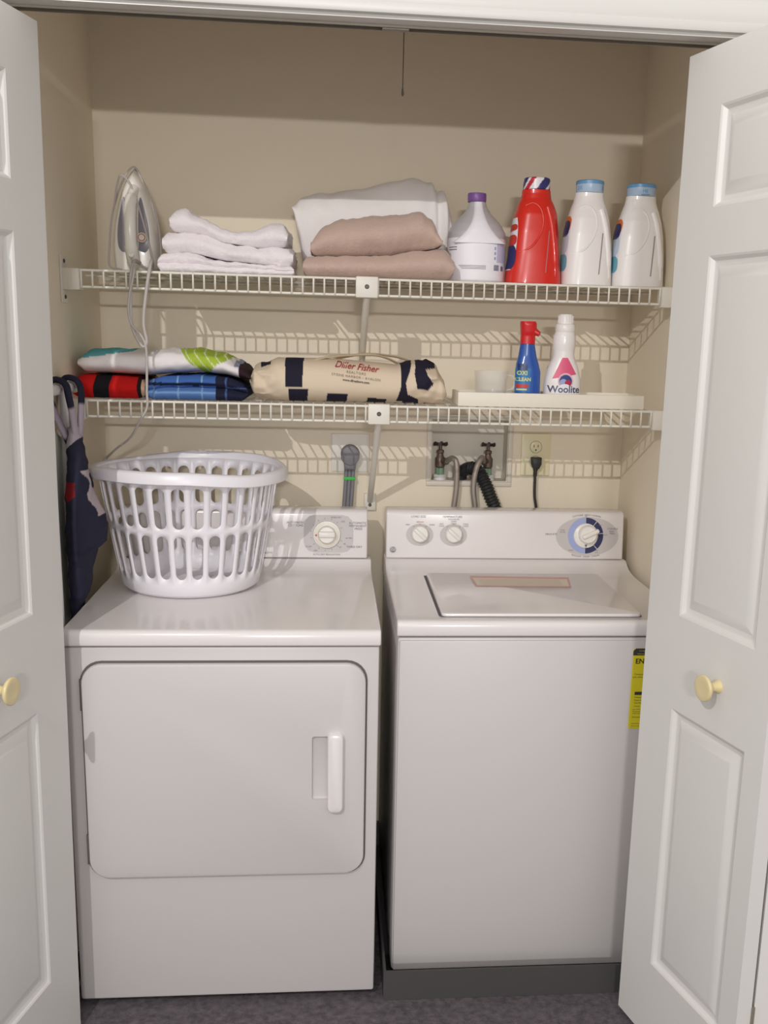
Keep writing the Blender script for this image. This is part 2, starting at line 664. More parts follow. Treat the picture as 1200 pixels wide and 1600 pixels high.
def leaf(name, fr, parent, p0, p1, knob=None):
    """moulded door leaf: frame in a = along the leaf, b = up, normal = face"""
    A = [0, p0, p1, LW]
    B = [LZ0] + [v for p in PZ for v in p] + [LZ1]
    V, F, idx = [], [], {}

    def vid(a, b, d):
        k = (round(a, 5), round(b, 5), round(d, 5))
        if k not in idx:
            idx[k] = len(V)
            V.append(fr.P(a, b, d))
        return idx[k]
    for i in range(3):
        for j in range(len(B) - 1):
            if i == 1 and j in (1, 3, 5):
                continue
            F.append((vid(A[i], B[j], 0), vid(A[i + 1], B[j], 0), vid(A[i + 1], B[j + 1], 0), vid(A[i], B[j + 1], 0)))
    for j in (1, 3, 5):                                         # pocket walls behind each panel
        q = [(p0, B[j]), (p1, B[j]), (p1, B[j + 1]), (p0, B[j + 1])]
        for k in range(4):
            a, b = q[k], q[(k + 1) % 4]
            F.append((vid(*a, 0), vid(*b, 0), vid(*b, -.012), vid(*a, -.012)))
        F.append([vid(*c, -.012) for c in q])
    rows = [(A[i], LZ0) for i in range(4)], [(A[i], LZ1) for i in range(4)]
    for rw in rows:
        for i in range(3):
            F.append((vid(*rw[i], 0), vid(*rw[i + 1], 0), vid(*rw[i + 1], -LT), vid(*rw[i], -LT)))
    for a in (0, LW):
        F.append([vid(a, b, 0) for b in B] + [vid(a, LZ1, -LT), vid(a, LZ0, -LT)])
    F.append([vid(A[i], LZ0, -LT) for i in range(4)] + [vid(A[i], LZ1, -LT) for i in (3, 2, 1, 0)])
    bm = bmesh.new()
    bv = [bm.verts.new(v) for v in V]
    for f in F:
        try:
            bm.faces.new([bv[i] for i in f])
        except ValueError:
            pass
    lf = mkbm(name, bm, DOORW, parent, 30)
    for z0, z1 in PZ:
        rings = [(0, 0), (.004, -.002), (.010, -.0085), (.016, -.0105), (.020, -.0105), (.040, -.0025), (.044, -.002)]
        PV, PF = [], []
        for ins, d in rings:
            for a, b in ((p0 + ins, z0 + ins), (p1 - ins, z0 + ins), (p1 - ins, z1 - ins), (p0 + ins, z1 - ins)):
                PV.append(fr.P(a, b, d))
        for k in range(len(rings) - 1):
            for i in range(4):
                j = (i + 1) % 4
                PF.append((k * 4 + i, k * 4 + j, k * 4 + 4 + j, k * 4 + 4 + i))
        PF.append([(len(rings) - 1) * 4 + i for i in range(4)])
        # a closed back so the panel is solid
        nb = len(PV)
        for a, b in ((p0, z0), (p1, z0), (p1, z1), (p0, z1)):
            PV.append(fr.P(a, b, -.0118))
        for i in range(4):
            j = (i + 1) % 4
            PF.append((i, nb + i, nb + j, j))
        PF.append([nb + i for i in range(4)][::-1])
        bm = bmesh.new()
        bv = [bm.verts.new(v) for v in PV]
        for f in PF:
            bm.faces.new([bv[i] for i in f])
        mkbm('panel', bm, DOORW, lf, 20)
    if knob:
        lathe('knob', fr, [(.014, 0), (.0125, .004), (.009, .010), (.009, .018), (.014, .024), (.0235, .029), (.0265, .033), (.0262, .0365), (.0235, .0378), (.014, .0368), (.003, .0362)], KNOB, lf, 28, 60, knob)
    return lf


def bifold(name, px, ang, side, lean=0.0):
    """free edge at (px, 0); the leading leaf runs out at ang, the jamb leaf folds back"""
    d = thing(name, (px, 0, 0), None, None)
    struct(d)
    a = radians(ang)
    dr = Vector((cos(a), sin(a), 0))
    nrm = Vector((-side * abs(sin(a)), -abs(cos(a)), 0))          # towards the opening
    upv = Vector((sin(lean), 0, cos(lean)))
    if side > 0:
        fr = Fr((px, 0, 0), dr, upv)
        if fr.n.dot(nrm) < 0:
            fr.n = -fr.n
    else:
        fr = Fr((px, 0, 0), dr, upv)
        if fr.n.dot(nrm) < 0:
            fr.n = -fr.n
    leaf('leading_leaf', fr, d, .115, .358, (.258 if side < 0 else .262, .897))
    F0 = Vector((px, 0, 0)) + dr * LW
    # jamb leaf from the fold back to the pivot
    xj = (XR - .008) if side > 0 else (XL + .008)
    st = F0 - nrm * (LT + .006)
    run = sqrt(LW ** 2 - 0)
    tx = xj - st.x
    ty = sqrt(max(run ** 2 - tx ** 2, 0))
    d2 = Vector((tx, ty, 0)).normalized()
    f2 = Fr(st, d2, upv)
    out = Vector((side, 0, 0))
    if f2.n.dot(out) < 0:
        f2.n = -f2.n
    f2.o = f2.o + f2.n * LT
    leaf('jamb_leaf', f2, d, LW - .358, LW - .115)
    for z in (.25, 1.05, 1.85):
        c = F0 - nrm * (LT + .003)
        lathe('fold_hinge', Fr((c.x, c.y, z), (1, 0, 0), (0, 1, 0)), [(.004, -.035), (.004, .035)], TRACK, d, 10)
    return d


bifold('door_1', -0.664, -104, -1, radians(0.45))
bifold('door_2', 0.575, -75, 1)


# ------------------------------------------------------------------ wire shelves
def wire_shelf(z, yf, label, bx, zfoot):
    t = thing('wire_shelf', (0, yf, z), label, 'shelf')
    yr = YB - .010
    for nm, y, zz, r in (('front_top_rail', yf, z, .0032), ('front_bottom_rail', yf, z - .038, .0032), ('middle_rail', yf + .19, z - .0035, .0028), ('back_rail', yr, z - .0035, .0028)):
        tube(nm, [(XL + .012, y, zz), (XR - .012, y, zz)], r, WIRE, t, 8)
    V, F = tube_vf([(0, yr, z + .0015), (0, yf + .004, z + .0015), (0, yf - .001, z + .0008), (0, yf - .0028, z - .003), (0, yf - .0028, z - .040)], .0024, 8)
    org = ORG[t]
    me = bpy.data.meshes.new('deck_wire')
    me.from_pydata([tuple(v - Vector((0, org.y, org.z))) for v in V], [], F)
    me.materials.append(WIRE)
    for p in me.polygons:
        p.use_smooth = True
    n = 55
    for i in range(n):
        w = bpy.data.objects.new('deck_wire', me)
        COL.objects.link(w)
        w.parent = t
        w.location = (XL + .045 + (XR - XL - .09) * i / (n - 1), 0, 0)
    for s, xe in ((1, XL), (-1, XR)):
        b = box('end_bracket', min(xe + s * .0005, xe + s * .042), max(xe + s * .0005, xe + s * .042), yf - .012, yf + .03, z - .046, z + .004, BRACKET, t, .003)
        box('flange', min(xe + s * .0004, xe + s * .004), max(xe + s * .0004, xe + s * .004), yf - .018, yf + .032, z - .076, z + .032, BRACKET, b, .001)
        for dz in (.020, -.062):
            lathe('screw', Fr((xe + s * .004, yf + .008, z + dz), (0, 1, 0), (0, 0, 1)) if s > 0 else Fr((xe + s * .004, yf + .008, z + dz), (0, -1, 0), (0, 0, 1)),
                  [(.005, 0), (.005, .0015), (.003, .003)], SCREW, b, 12)
    hold = box('support_bracket', bx - .027, bx + .027, yf - .014, yf + .012, z - .044, z + .006, BRACKET, t, .003)
    lathe('screw', FRONT((bx, yf - .014, z - .018)), [(.0055, 0), (.0055, .001), (.004, .0025)], SCREW, hold, 14)
    tube('brace', [(bx, yf + .002, z - .040), (bx - .004, YB - .012, zfoot)], .0085, BRACKET, t, 12)
    ft = box('brace_foot', bx - .021, bx + .013, YB - .014, YB - .0005, zfoot - .028, zfoot + .022, BRACKET, t, .003)
    lathe('screw', FRONT((bx - .004, YB - .014, zfoot - .012)), [(.005, 0), (.005, .001), (.0035, .0025)], SCREW, ft, 12)
    return t


ZU, ZL, YS = 1.679, 1.375, 0.478
wire_shelf(ZU, YS, 'white wire shelf above, holding the detergent bottles and folded towels', -0.027, 1.385)
wire_shelf(ZL, YS, 'white wire shelf below, holding the canvas bag and small tray', 0.007, 1.076)
SU, SL = ZU + .0040, ZL + .0040       # tops of the wires

# ------------------------------------------------------------------ pull cord
t = thing('pull_cord', (.04, .30, 2.056), 'thin dark pull cord hanging from the closet ceiling', 'cord')
tube('string', [(.041, .30, ZC - .001), (.040, .30, 2.25), (.0393, .30, 2.07)], .0011, SCREW, t, 6)
lathe('tip', UPZ((.0393, .30, 2.056)), [(.001, 0), (.0028, .004), (.0022, .012), (.001, .018)], SCREW, t, 10)


# ------------------------------------------------------------------ dryer
def console(t, x0, x1, yb, z0, z1, yback):
    pr = [(yb, z0), (yb + .013, z1 - .010), (yb + .018, z1 - .003), (yb + .026, z1), (yback, z1), (yback, z0)]
    c = prism_x('control_console', pr, x0, x1, ENAMEL_LIT, t, .005, 3, 20)
    u = Vector((0, .013, z1 - .010 - z0)).normalized()
    fr = Fr((0, yb, z0), (1, 0, 0), u)
    fr.n = Vector((0, -u.z, u.y))
    return c, fr


DX0, DX1, DY = -.684, .002, .0743
dr = thing('clothes_dryer', ((DX0 + DX1) / 2, .4, 0), 'white front-loading clothes dryer with a square door, under the laundry basket', 'dryer')
box('body', DX0 + .003, DX1 - .003, DY + .003, .745, .02, .876, ENAMEL_SHADED, dr, .006)
for x in (DX0 + .06, DX1 - .06):
    for y in (DY + .06, .68):
        lathe('foot', UPZ((x, y, 0.0)), [(.02, 0), (.02, .008), (.009, .009), (.009, .024)], DARKP, dr, 14)
topz = .914
prism_x('top_panel', [(DY - .003, .879), (DY - .004, .898), (DY - .001, .908), (DY + .006, .9135), (DY + .016, topz), (.600, topz), (.640, .916), (.665, .923), (.678, .934), (.683, .9405), (.745, .9405), (.745, .879)], DX0, DX1, ENAMEL_LIT, dr, .004, 3, 30)
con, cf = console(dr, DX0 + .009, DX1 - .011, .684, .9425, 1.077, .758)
# dial and prints on the console
dc = (-.121, .066)


def octo(cx, cy, hw, hh, r):
    return rr_pts(cx - hw, cx + hw, cy - hh, cy + hh, r, 3)


flat('dial_panel', cf, octo(dc[0] + .005, dc[1] + .002, .068, .052, .030), .0006, HALO, con)
dial = lathe('dial', cf, [(.037, .0008), (.037, .005), (.034, .009), (.012, .010)], KNOBRING, con, 36, 40, dc)
ring('dial_trim', cf, dc, .0345, .0362, 0, 360, .0094, CHROME, dial, 40)
lathe('dial_boss', cf, [(.025, .009), (.024, .020), (.021, .023), (.004, .0235)], KNOBW, dial, 30, 40, dc)
plate('dial_grip', cf, rr_pts(dc[0] - .023, dc[0] + .023, dc[1] - .006, dc[1] + .010, .004), .012, .034, KNOBW, dial, .004)
flat('dial_pointer', cf, [(dc[0] - .033, dc[1] - .002), (dc[0] - .027, dc[1] + .002), (dc[0] - .027, dc[1] - .005)], .0101, PRINTR, dial)
for k in range(14):
    a = radians(25 + k * 24)
    q = 1.0
    ring('tick_mark', cf, dc, .042, .046, 25 + k * 24 - .7, 25 + k * 24 + .7, .0009, PRINT, con, 1)
pl = lambda fr, cx, cy, d=.0009: (lambda x, y: fr.P(cx + x, cy + y, d))
for s, x, y, sz, al in (('AUTOMATIC', -.036, .098, .0085, 'CENTER'), ('PERMANENT', -.036, .090, .0085, 'CENTER'), ('PRESS', -.034, .082, .0085, 'CENTER'),
                        ('TIMED DRY', -.045, .032, .0085, 'CENTER'), ('AUTOMATIC', -.206, .098, .0085, 'CENTER'), ('COTTONS', -.206, .090, .0085, 'CENTER'),
                        ('AUTO DRY REGULATION', -.121, .0105, .0065, 'CENTER'), ('MORE DRY', -.096, .113, .006, 'CENTER'), ('LESS', -.077, .102, .006, 'CENTER'),
                        ('60 MIN', -.060, .056, .006, 'CENTER'), ('40', -.072, .040, .006, 'CENTER'), ('20', -.084, .031, .006, 'CENTER'), ('FLUFF', -.170, .032, .006, 'CENTER'),
                        ('OFF', -.152, .021, .006, 'CENTER'), ('EXTRA CAPACITY', -.300, .014, .0075, 'CENTER')):
    text('lettering', s, pl(cf, x, y), sz, PRINT, con)
# the door
ff = FRONT((0, DY, 0))
plate('door_gap_shade', ff, rr_pts(-.6475, -.0265, .3315, .8455, .046), -.003, -.0008, SEAM, dr)  # dark plate that paints the shade in the gap round the door
dd = plate('door', ff, rr_pts(-.6435, -.0305, .336, .8405, .044, 8), -.002, .011, ENAMEL_SHADED, dr, .004)
cut(dd, box_bm(-.1485, -.098, DY - .03, DY - .0025, .520, .672, .005, 2))
h = plate('handle', ff, rr_pts(-.1145, -.0785, .494, .682, .012, 5), .010, .030, ENAMEL_LIT, dd, .008)
for z in (.770, .405):
    box('hinge', -.6485, -.6405, DY - .006, DY + .003, z - .036, z + .036, SEAM, dr, .001)

# ------------------------------------------------------------------ washer in its drain pan
WX0, WX1, WY = .041, .727, .141
pan = bmesh.new()
px0, px1, py0, py1, pz = .0215, .7435, .0655, .820, .076
tk = .006
for a in (box_bm(px0, px1, py0, py1, .0008, .008), box_bm(px0, px1, py0, py0 + tk, .008, pz), box_bm(px0, px1, py1 - tk, py1, .008, pz),
          box_bm(px0, px0 + tk, py0 + tk, py1 - tk, .008, pz), box_bm(px1 - tk, px1, py0 + tk, py1 - tk, .008, pz)):
    me = bpy.data.meshes.new('q')
    a.to_mesh(me)
    a.free()
    pan.from_mesh(me)
    bpy.data.meshes.remove(me)
tag(mkbm('drain_pan', pan, PAN), 'shallow grey plastic drain pan on the carpet under the washer', 'drain pan')

ws = thing('washing_machine', ((WX0 + WX1) / 2, .45, .0082), 'white top-loading washing machine standing in the grey pan', 'washing machine')
wt = .920
box('body', WX0 + .002, WX1 - .002, WY, .780, .030, .878, ENAMEL_SHADED, ws, .007)
box('front_panel', WX0 + .006, WX1 - .006, WY - .005, WY + .010, .032, .872, ENAMEL_SHADED, ws, .004)
for x in (WX0 + .06, WX1 - .06):
    for y in (WY + .06, .72):
        lathe('foot', UPZ((x, y, .0081)), [(.02, 0), (.02, .008), (.009, .009), (.009, .024)], DARKP, ws, 14)
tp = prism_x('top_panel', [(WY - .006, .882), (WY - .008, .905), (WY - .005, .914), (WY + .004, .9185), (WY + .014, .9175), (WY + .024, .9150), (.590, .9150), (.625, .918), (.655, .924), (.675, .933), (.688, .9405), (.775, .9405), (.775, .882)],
             WX0, WX1, ENAMEL_LIT, ws, .004, 3, 30)
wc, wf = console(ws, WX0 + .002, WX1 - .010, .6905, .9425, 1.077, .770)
lf = UPZ((0, 0, .9152))
plate('lid_gap_shade', lf, rr_pts(.141, .624, .182, .602, .012), -.001, .0004, SEAM, ws)  # dark sheet in place of the shade in the recess round the lid
lid = plate('lid', lf, rr_pts(.1475, .6215, .1845, .599, .012), .0005, .0075, ENAMEL_LIT, ws, .003)
flat('instruction_sticker', lf, [(.262, .446), (.512, .440), (.530, .552), (.262, .566)], .0078, STICKR, lid)
flat('instruction_sheet', lf, [(.268, .458), (.508, .452), (.520, .530), (.267, .541)], .0080, STICKC, lid)
for k in range(6):
    y = .468 + k * .011
    flat('print_line', lf, [(.28, y), (.495, y - .005), (.495, y - .003), (.28, y + .002)], .0082, STICKR, lid)
# two selector knobs
for cx, lab, subs, ticks in ((.1365, 'LOAD SIZE', None, ('MINI', 'MEDIUM', 'SUPER')), (.231, 'TEMPERATURE', 'WASH/RINSE', ('HOT\nCOLD', 'WARM\nCOLD', 'COLD\nCOLD'))):
    c = (cx, .069)
    flat('knob_halo', wf, ell((cx, .066), .038, .031), .0006, HALO, wc)
    kn = lathe('selector_knob', wf, [(.0245, .0008), (.0245, .004), (.0225, .016), (.0205, .018), (.003, .0185)], KNOBW, wc, 32, 40, c)
    a = radians(-42)
    g2 = Fr(wf.P(cx, .069), wf.r * cos(a) + wf.u * sin(a), wf.u * cos(a) - wf.r * sin(a))
    g2.n = wf.n
    plate('knob_grip', g2, rr_pts(-.0215, .0215, -.0055, .0055, .004), .014, .0265, KNOBW, kn, .003)
    text('lettering', lab, pl(wf, cx - .004, .117), .0085, PRINT, wc)
    if subs:
        text('lettering', subs, pl(wf, cx, .110), .0055, PRINT, wc)
    text('lettering', ticks[0], pl(wf, cx - .034, .094), .0055, PRINT, wc)
    text('lettering', ticks[1], pl(wf, cx, .1015), .0055, PRINTR if not subs else PRINT, wc)
    text('lettering', ticks[2], pl(wf, cx + .034, .094), .0055, PRINT, wc)
    for an in (130, 90, 50):
        ring('tick_mark', wf, c, .026, .028, an - 2, an + 2, .0009, PRINT, wc, 1)
# badge
bc = (.062, .024)
bd = lathe('badge', wf, [(.0085, .0006), (.0085, .0015), (.0078, .002)], BADGE, wc, 24, 40, bc)
text('lettering', 'GE', pl(wf, bc[0], bc[1], .0022), .0095, LABELW, bd, shear=.25)
ring('badge_ring', wf, bc, .0066, .0072, 0, 360, .0022, LABELW, bd, 24)
# cycle dial
c = (.607, .068)
flat('dial_halo', wf, ell((.612, .066), .090, .055), .0006, HALO, wc)
ring('dial_scale', wf, c, .030, .051, 92, 268, .0008, BLUEP, wc, 30)
ring('dial_scale', wf, c, .030, .051, -90, 90, .0008, NAVYP, wc, 30)
for a in (52, 8, -48):
    ring('scale_mark', wf, c, .033, .051, a - .8, a + .8, .0010, LABELW, wc, 2)
wd_ = lathe('cycle_dial', wf, [(.035, .001), (.0345, .006), (.032, .008), (.010, .0085)], KNOBW, wc, 36, 40, c)
lathe('dial_boss', wf, [(.0265, .008), (.025, .022), (.022, .025), (.003, .0255)], KNOBW, wd_, 32, 40, (c[0] + .003, c[1] + .004))
a = radians(24)
g2 = Fr(wf.P(c[0] + .003, c[1] + .004), wf.r * cos(a) + wf.u * sin(a), wf.u * cos(a) - wf.r * sin(a))
g2.n = wf.n
plate('dial_grip', g2, rr_pts(-.020, .031, -.006, .006, .004), .018, .034, KNOBW, wd_, .004)
flat('dial_pointer', wf, [(c[0] - .004, c[1] - .025), (c[0] + .004, c[1] - .025), (c[0], c[1] - .033)], .0091, PRINT, wd_)


def arc(fr, c, r, deg, sx=1.0, d=.0009):
    """letters along an arc, centred on deg"""
    def f(x, y):
        if deg > 0:
            a = radians(deg) - x / r
            return fr.P(c[0] + (r + y) * cos(a) * sx, c[1] + (r + y) * sin(a), d)
        a = radians(deg) + x / r
        return fr.P(c[0] + (r - y) * cos(a) * sx, c[1] + (r - y) * sin(a), d)
    return f


text('lettering', 'COTTONS  HEAVY NORMAL', arc(wf, (c[0] + .002, c[1] - .10), .158, 90), .0065, PRINT, wc)
text('lettering', 'REGULAR - WASH - CASUAL', arc(wf, (c[0] + .002, c[1] + .10), .160, -90), .0065, PRINT, wc)
for s, x, y, sz in (('DELICATE', .508, .071, .0075), ('CASUALS', .684, .088, .0075), ('PERM', .682, .080, .006), ('PRESS', .684, .074, .006), ('SOAK', .541, .083, .005), ('EXTRA', .541, .077, .005), ('MED', .648, .097, .005),
                    ('LIGHT', .664, .070, .005), ('SPIN', .640, .026, .005), ('OFF', .640, .020, .005), ('RINSE', .566, .026, .005), ('OFF', .606, .122, .004)):
    text('lettering', s, pl(wf, x, y), sz, PRINT, wc)
# energy label on the front
ef = FRONT((0, WY - .005, 0))
el = plate('energy_label', ef, rr_pts(.592, .712, .655, .853, .006, 4), .0002, .0007, YELL, ws)
flat('label_header', ef, [(.592, .836), (.712, .836), (.712, .847), (.706, .853), (.598, .853), (.592, .847)], .0009, DARKP, el)
pe = lambda x, y: pl(ef, x, y, .0010)
text('lettering', 'ENERGYGUIDE', pe(.5985, .8215), .0168, BLACK, el, 'LEFT', bold=.0004)
text('lettering', 'U.S. Government', pe(.606, .847), .0042, YELL, el, 'LEFT')
text('lettering', 'Federal law prohibits', pe(.602, .840), .0036, YELL, el, 'LEFT')
for s, y, sz, x in (('Compare the Energy Use', .790, .0058, .598), ('with other Clothes Washers', .783, .0058, .594), ('Washer', .733, .0055, .602), ('Capacity Energy', .726, .0055, .602), ('This Model', .719, .0055, .602), ('1234567', .711, .004, .602),
                    ('Uses kWh per year', .703, .004, .600), ('Energy use range', .698, .004, .600), ('of all models', .693, .004, .600), ('Estimated cost', .684, .0055, .600), ('when used with a water heater', .668, .0038, .599), ('Based on standard', .662, .0038, .599)):
    text('lettering', s, pe(x, y), sz, DARKP, el, 'LEFT')
flat('label_bar', ef, [(.602, .739), (.704, .739), (.704, .747), (.602, .747)], .0010, DARKP, el)

# ------------------------------------------------------------------ wall outlets, valve box, hoses
t = thing('dryer_outlet', (-.054, YB, 1.158), 'white square wall outlet plate behind the grey dryer plug', 'outlet')
wfr = FRONT((0, YB, 0))
plate('cover_plate', wfr, rr_pts(-.110, .000, 1.159, 1.269, .004), .0003, .005, mat('outlet_white', (232, 227, 218), .4), t, .002)
plate('socket', wfr, ell((-.056, 1.212), .027, .027), .005, .009, DARKP, t, .001)
t = thing('dryer_plug', (-.056, YB - .03, 1.05), 'grey round dryer plug with its flat grey cord, left of the valve box', 'plug')
plate('plug_head', wfr, ell((-.056, 1.210), .0265, .0285), .010, .044, PLUGG, t, .005)
plate('plug_neck', wfr, [(-.076, 1.200), (-.072, 1.168), (-.041, 1.168), (-.036, 1.200)], .012, .038, PLUGG, t, .004)
for dx in (-.010, 0, .010):
    tube('cord', spline([(-.057 + dx, YB - .026, 1.172), (-.059 + dx, YB - .028, 1.12), (-.063 + dx, YB - .032, 1.05), (-.066 + dx, YB - .04, .95)]), .0056, PLUGG, t, 8)
box('green_band', -.0745, -.0405, YB - .0345, YB - .0205, 1.138, 1.148, GREEN, t, .002)

t = thing('washer_valve_box', (.292, YB, 1.12), 'white recessed wall box with the two washer valves and hoses', 'valve box')
vb = bmesh.new()
x0, x1, z0, z1, yd = BX0 + .002, BX1 - .002, BZ0 + .002, BZ1 - .002, YB + .075
tw = .003
for a in (box_bm(x0, x1, yd - tw, yd, z0, z1), box_bm(x0, x0 + tw, YB - .002, yd - tw, z0, z1), box_bm(x1 - tw, x1, YB - .002, yd - tw, z0, z1),
          box_bm(x0 + tw, x1 - tw, YB - .002, yd - tw, z0, z0 + tw), box_bm(x0 + tw, x1 - tw, YB - .002, yd - tw, z1 - tw, z1)):
    me = bpy.data.meshes.new('q')
    a.to_mesh(me)
    a.free()
    vb.from_mesh(me)
    bpy.data.meshes.remove(me)
mkbm('box_shell', vb, BOXW, t)
fx0, fx1, fz0, fz1 = BX0 - .010, BX1 + .010, BZ0 - .010, BZ1 + .010
for a in ((fx0, fx1, fz0, BZ0 + .003), (fx0, fx1, BZ1 - .003, fz1), (fx0, BX0 + .003, BZ0 + .003, BZ1 - .003), (BX1 - .003, fx1, BZ0 + .003, BZ1 - .003)):
    box('flange', a[0], a[1], YB - .007, YB - .0005, a[2], a[3], BOXW, t, .002)


def valve(vx, out, lbl):
    zb = BZ0 + .005
    v = thing('water_valve', (vx, YB + .03, zb), lbl, 'valve', 'washer valves in the wall box')
    y = YB + .030
    F_ = UPZ((vx, y, zb))
    lathe('collar', F_, [(.020, 0), (.020, .014), (.016, .015)], PLASTW, v, 18)
    lathe('tag_sleeve', F_, [(.0125, .015), (.0125, .034)], GREENV, v, 16)
    lathe('valve_body', F_, [(.010, .034), (.014, .038), (.0145, .062), (.010, .068), (.0085, .076), (.0105, .078), (.0105, .086), (.005, .088), (.005, .103)], BRASS, v, 18)
    tube('spout', [(vx, y, zb + .056), (vx + out * .010, y - .014, zb + .056), (vx + out * .017, y - .026, zb + .055)], .0095, BRASS, v, 12)
    hw = lathe('handwheel', F_, [(.004, .100), (.009, .101), (.009, .106), (.004, .108)], BROWNV, v, 14)
    for k in range(6):
        an = pi * k / 3 + .3
        tube('wheel_spoke', [(vx, y, zb + .1035), (vx + .012 * cos(an), y + .012 * sin(an), zb + .1035), (vx + .021 * cos(an), y + .021 * sin(an), zb + .1045)], [.0035, .004, .0055], BROWNV, hw, 8)
    return v


valve(.210, 1, 'brass water valve on the left inside the wall box')
valve(.352, -1, 'brass water valve on the right inside the wall box')
zv = BZ0 + .061
tag(tube('fill_hose', spline([(.226, YB + .006, zv), (.240, YB - .018, zv + .012), (.2515, YB - .030, zv - .004), (.253, YB - .030, 1.12), (.247, YB - .028, 1.05), (.245, YB - .03, .96)]), .0082, HOSE, None, 12),
    'grey braided hose curving down from the left brass valve', 'hose')
tag(tube('fill_hose', spline([(.3345, YB + .002, zv + .001), (.325, YB - .02, zv + .014), (.308, YB - .036, zv - .018), (.302, YB - .036, 1.12), (.311, YB - .034, 1.05), (.316, YB - .03, .96)]), .0082, HOSE, None, 12),
    'grey braided hose curving down from the right brass valve', 'hose')
t = thing('drain_hose', (.33, YB - .04, .95), 'thick black corrugated drain hose arching out of the wall box', 'hose')
pth = spline([(.272, YB + .035, 1.136), (.276, YB + .03, 1.158), (.295, YB + .008, 1.174), (.318, YB - .016, 1.166), (.337, YB - .026, 1.135), (.354, YB - .030, 1.095), (.372, YB - .032, 1.05), (.385, YB - .032, .96)], 14)
rad = []
for i, q in enumerate(pth):
    rad.append(.0185 + (.0022 * sin(i * pi / 1.5) if i > 30 else 0))
tube('corrugated_tube', pth, rad, BLACK, t, 18)

t = thing('wall_outlet', (.487, YB, 1.154), 'ivory double wall outlet to the right of the valve box', 'outlet')
plate('cover_plate', wfr, rr_pts(.444, .530, 1.155, 1.279, .004), .0003, .0055, IVORY, t, .002)
for zc in (1.240, 1.196):
    rc = plate('receptacle', wfr, [(.487 + .017 * cos(a), zc + max(-.0145, min(.0145, .017 * sin(a)))) for a in [2 * pi * k / 32 for k in range(32)]], .0054, .0072, IVORY, t, .0006)
    ring('rim_line', wfr, (.487, zc), .0172, .0182, 0, 360, .0057, SEAM, rc, 32)
    for dx, hh in ((-.0062, .0042), (.0062, .0035)):
        flat('slot', wfr, [(.487 + dx - .0011, zc + .003 - hh), (.487 + dx + .0011, zc + .003 - hh), (.487 + dx + .0011, zc + .003 + hh), (.487 + dx - .0011, zc + .003 + hh)], .0075, BLACK, rc)
    flat('slot', wfr, ell((.487, zc - .0085), .0022, .0025, 12), .0075, BLACK, rc)
lathe('screw', FRONT((.487, YB - .0055, 1.2175)), [(.003, 0), (.003, .0008)], IVORY, t, 10)
t = thing('washer_plug', (.487, YB - .03, 1.05), 'black plug and thin black cord in the ivory outlet', 'plug')
plate('plug_head', wfr, [(.4725, 1.211), (.5015, 1.211), (.5015, 1.192), (.495, 1.178), (.479, 1.178), (.4725, 1.192)], .0078, .033, BLACK, t, .004)
tube('cord', spline([(.487, YB - .020, 1.186), (.485, YB - .024, 1.16), (.486, YB - .026, 1.10), (.493, YB - .028, 1.055), (.500, YB - .03, .96)]), [.0075] * 5 + [.0058] * 4 + [.0042] * 24, BLACK, t, 10)


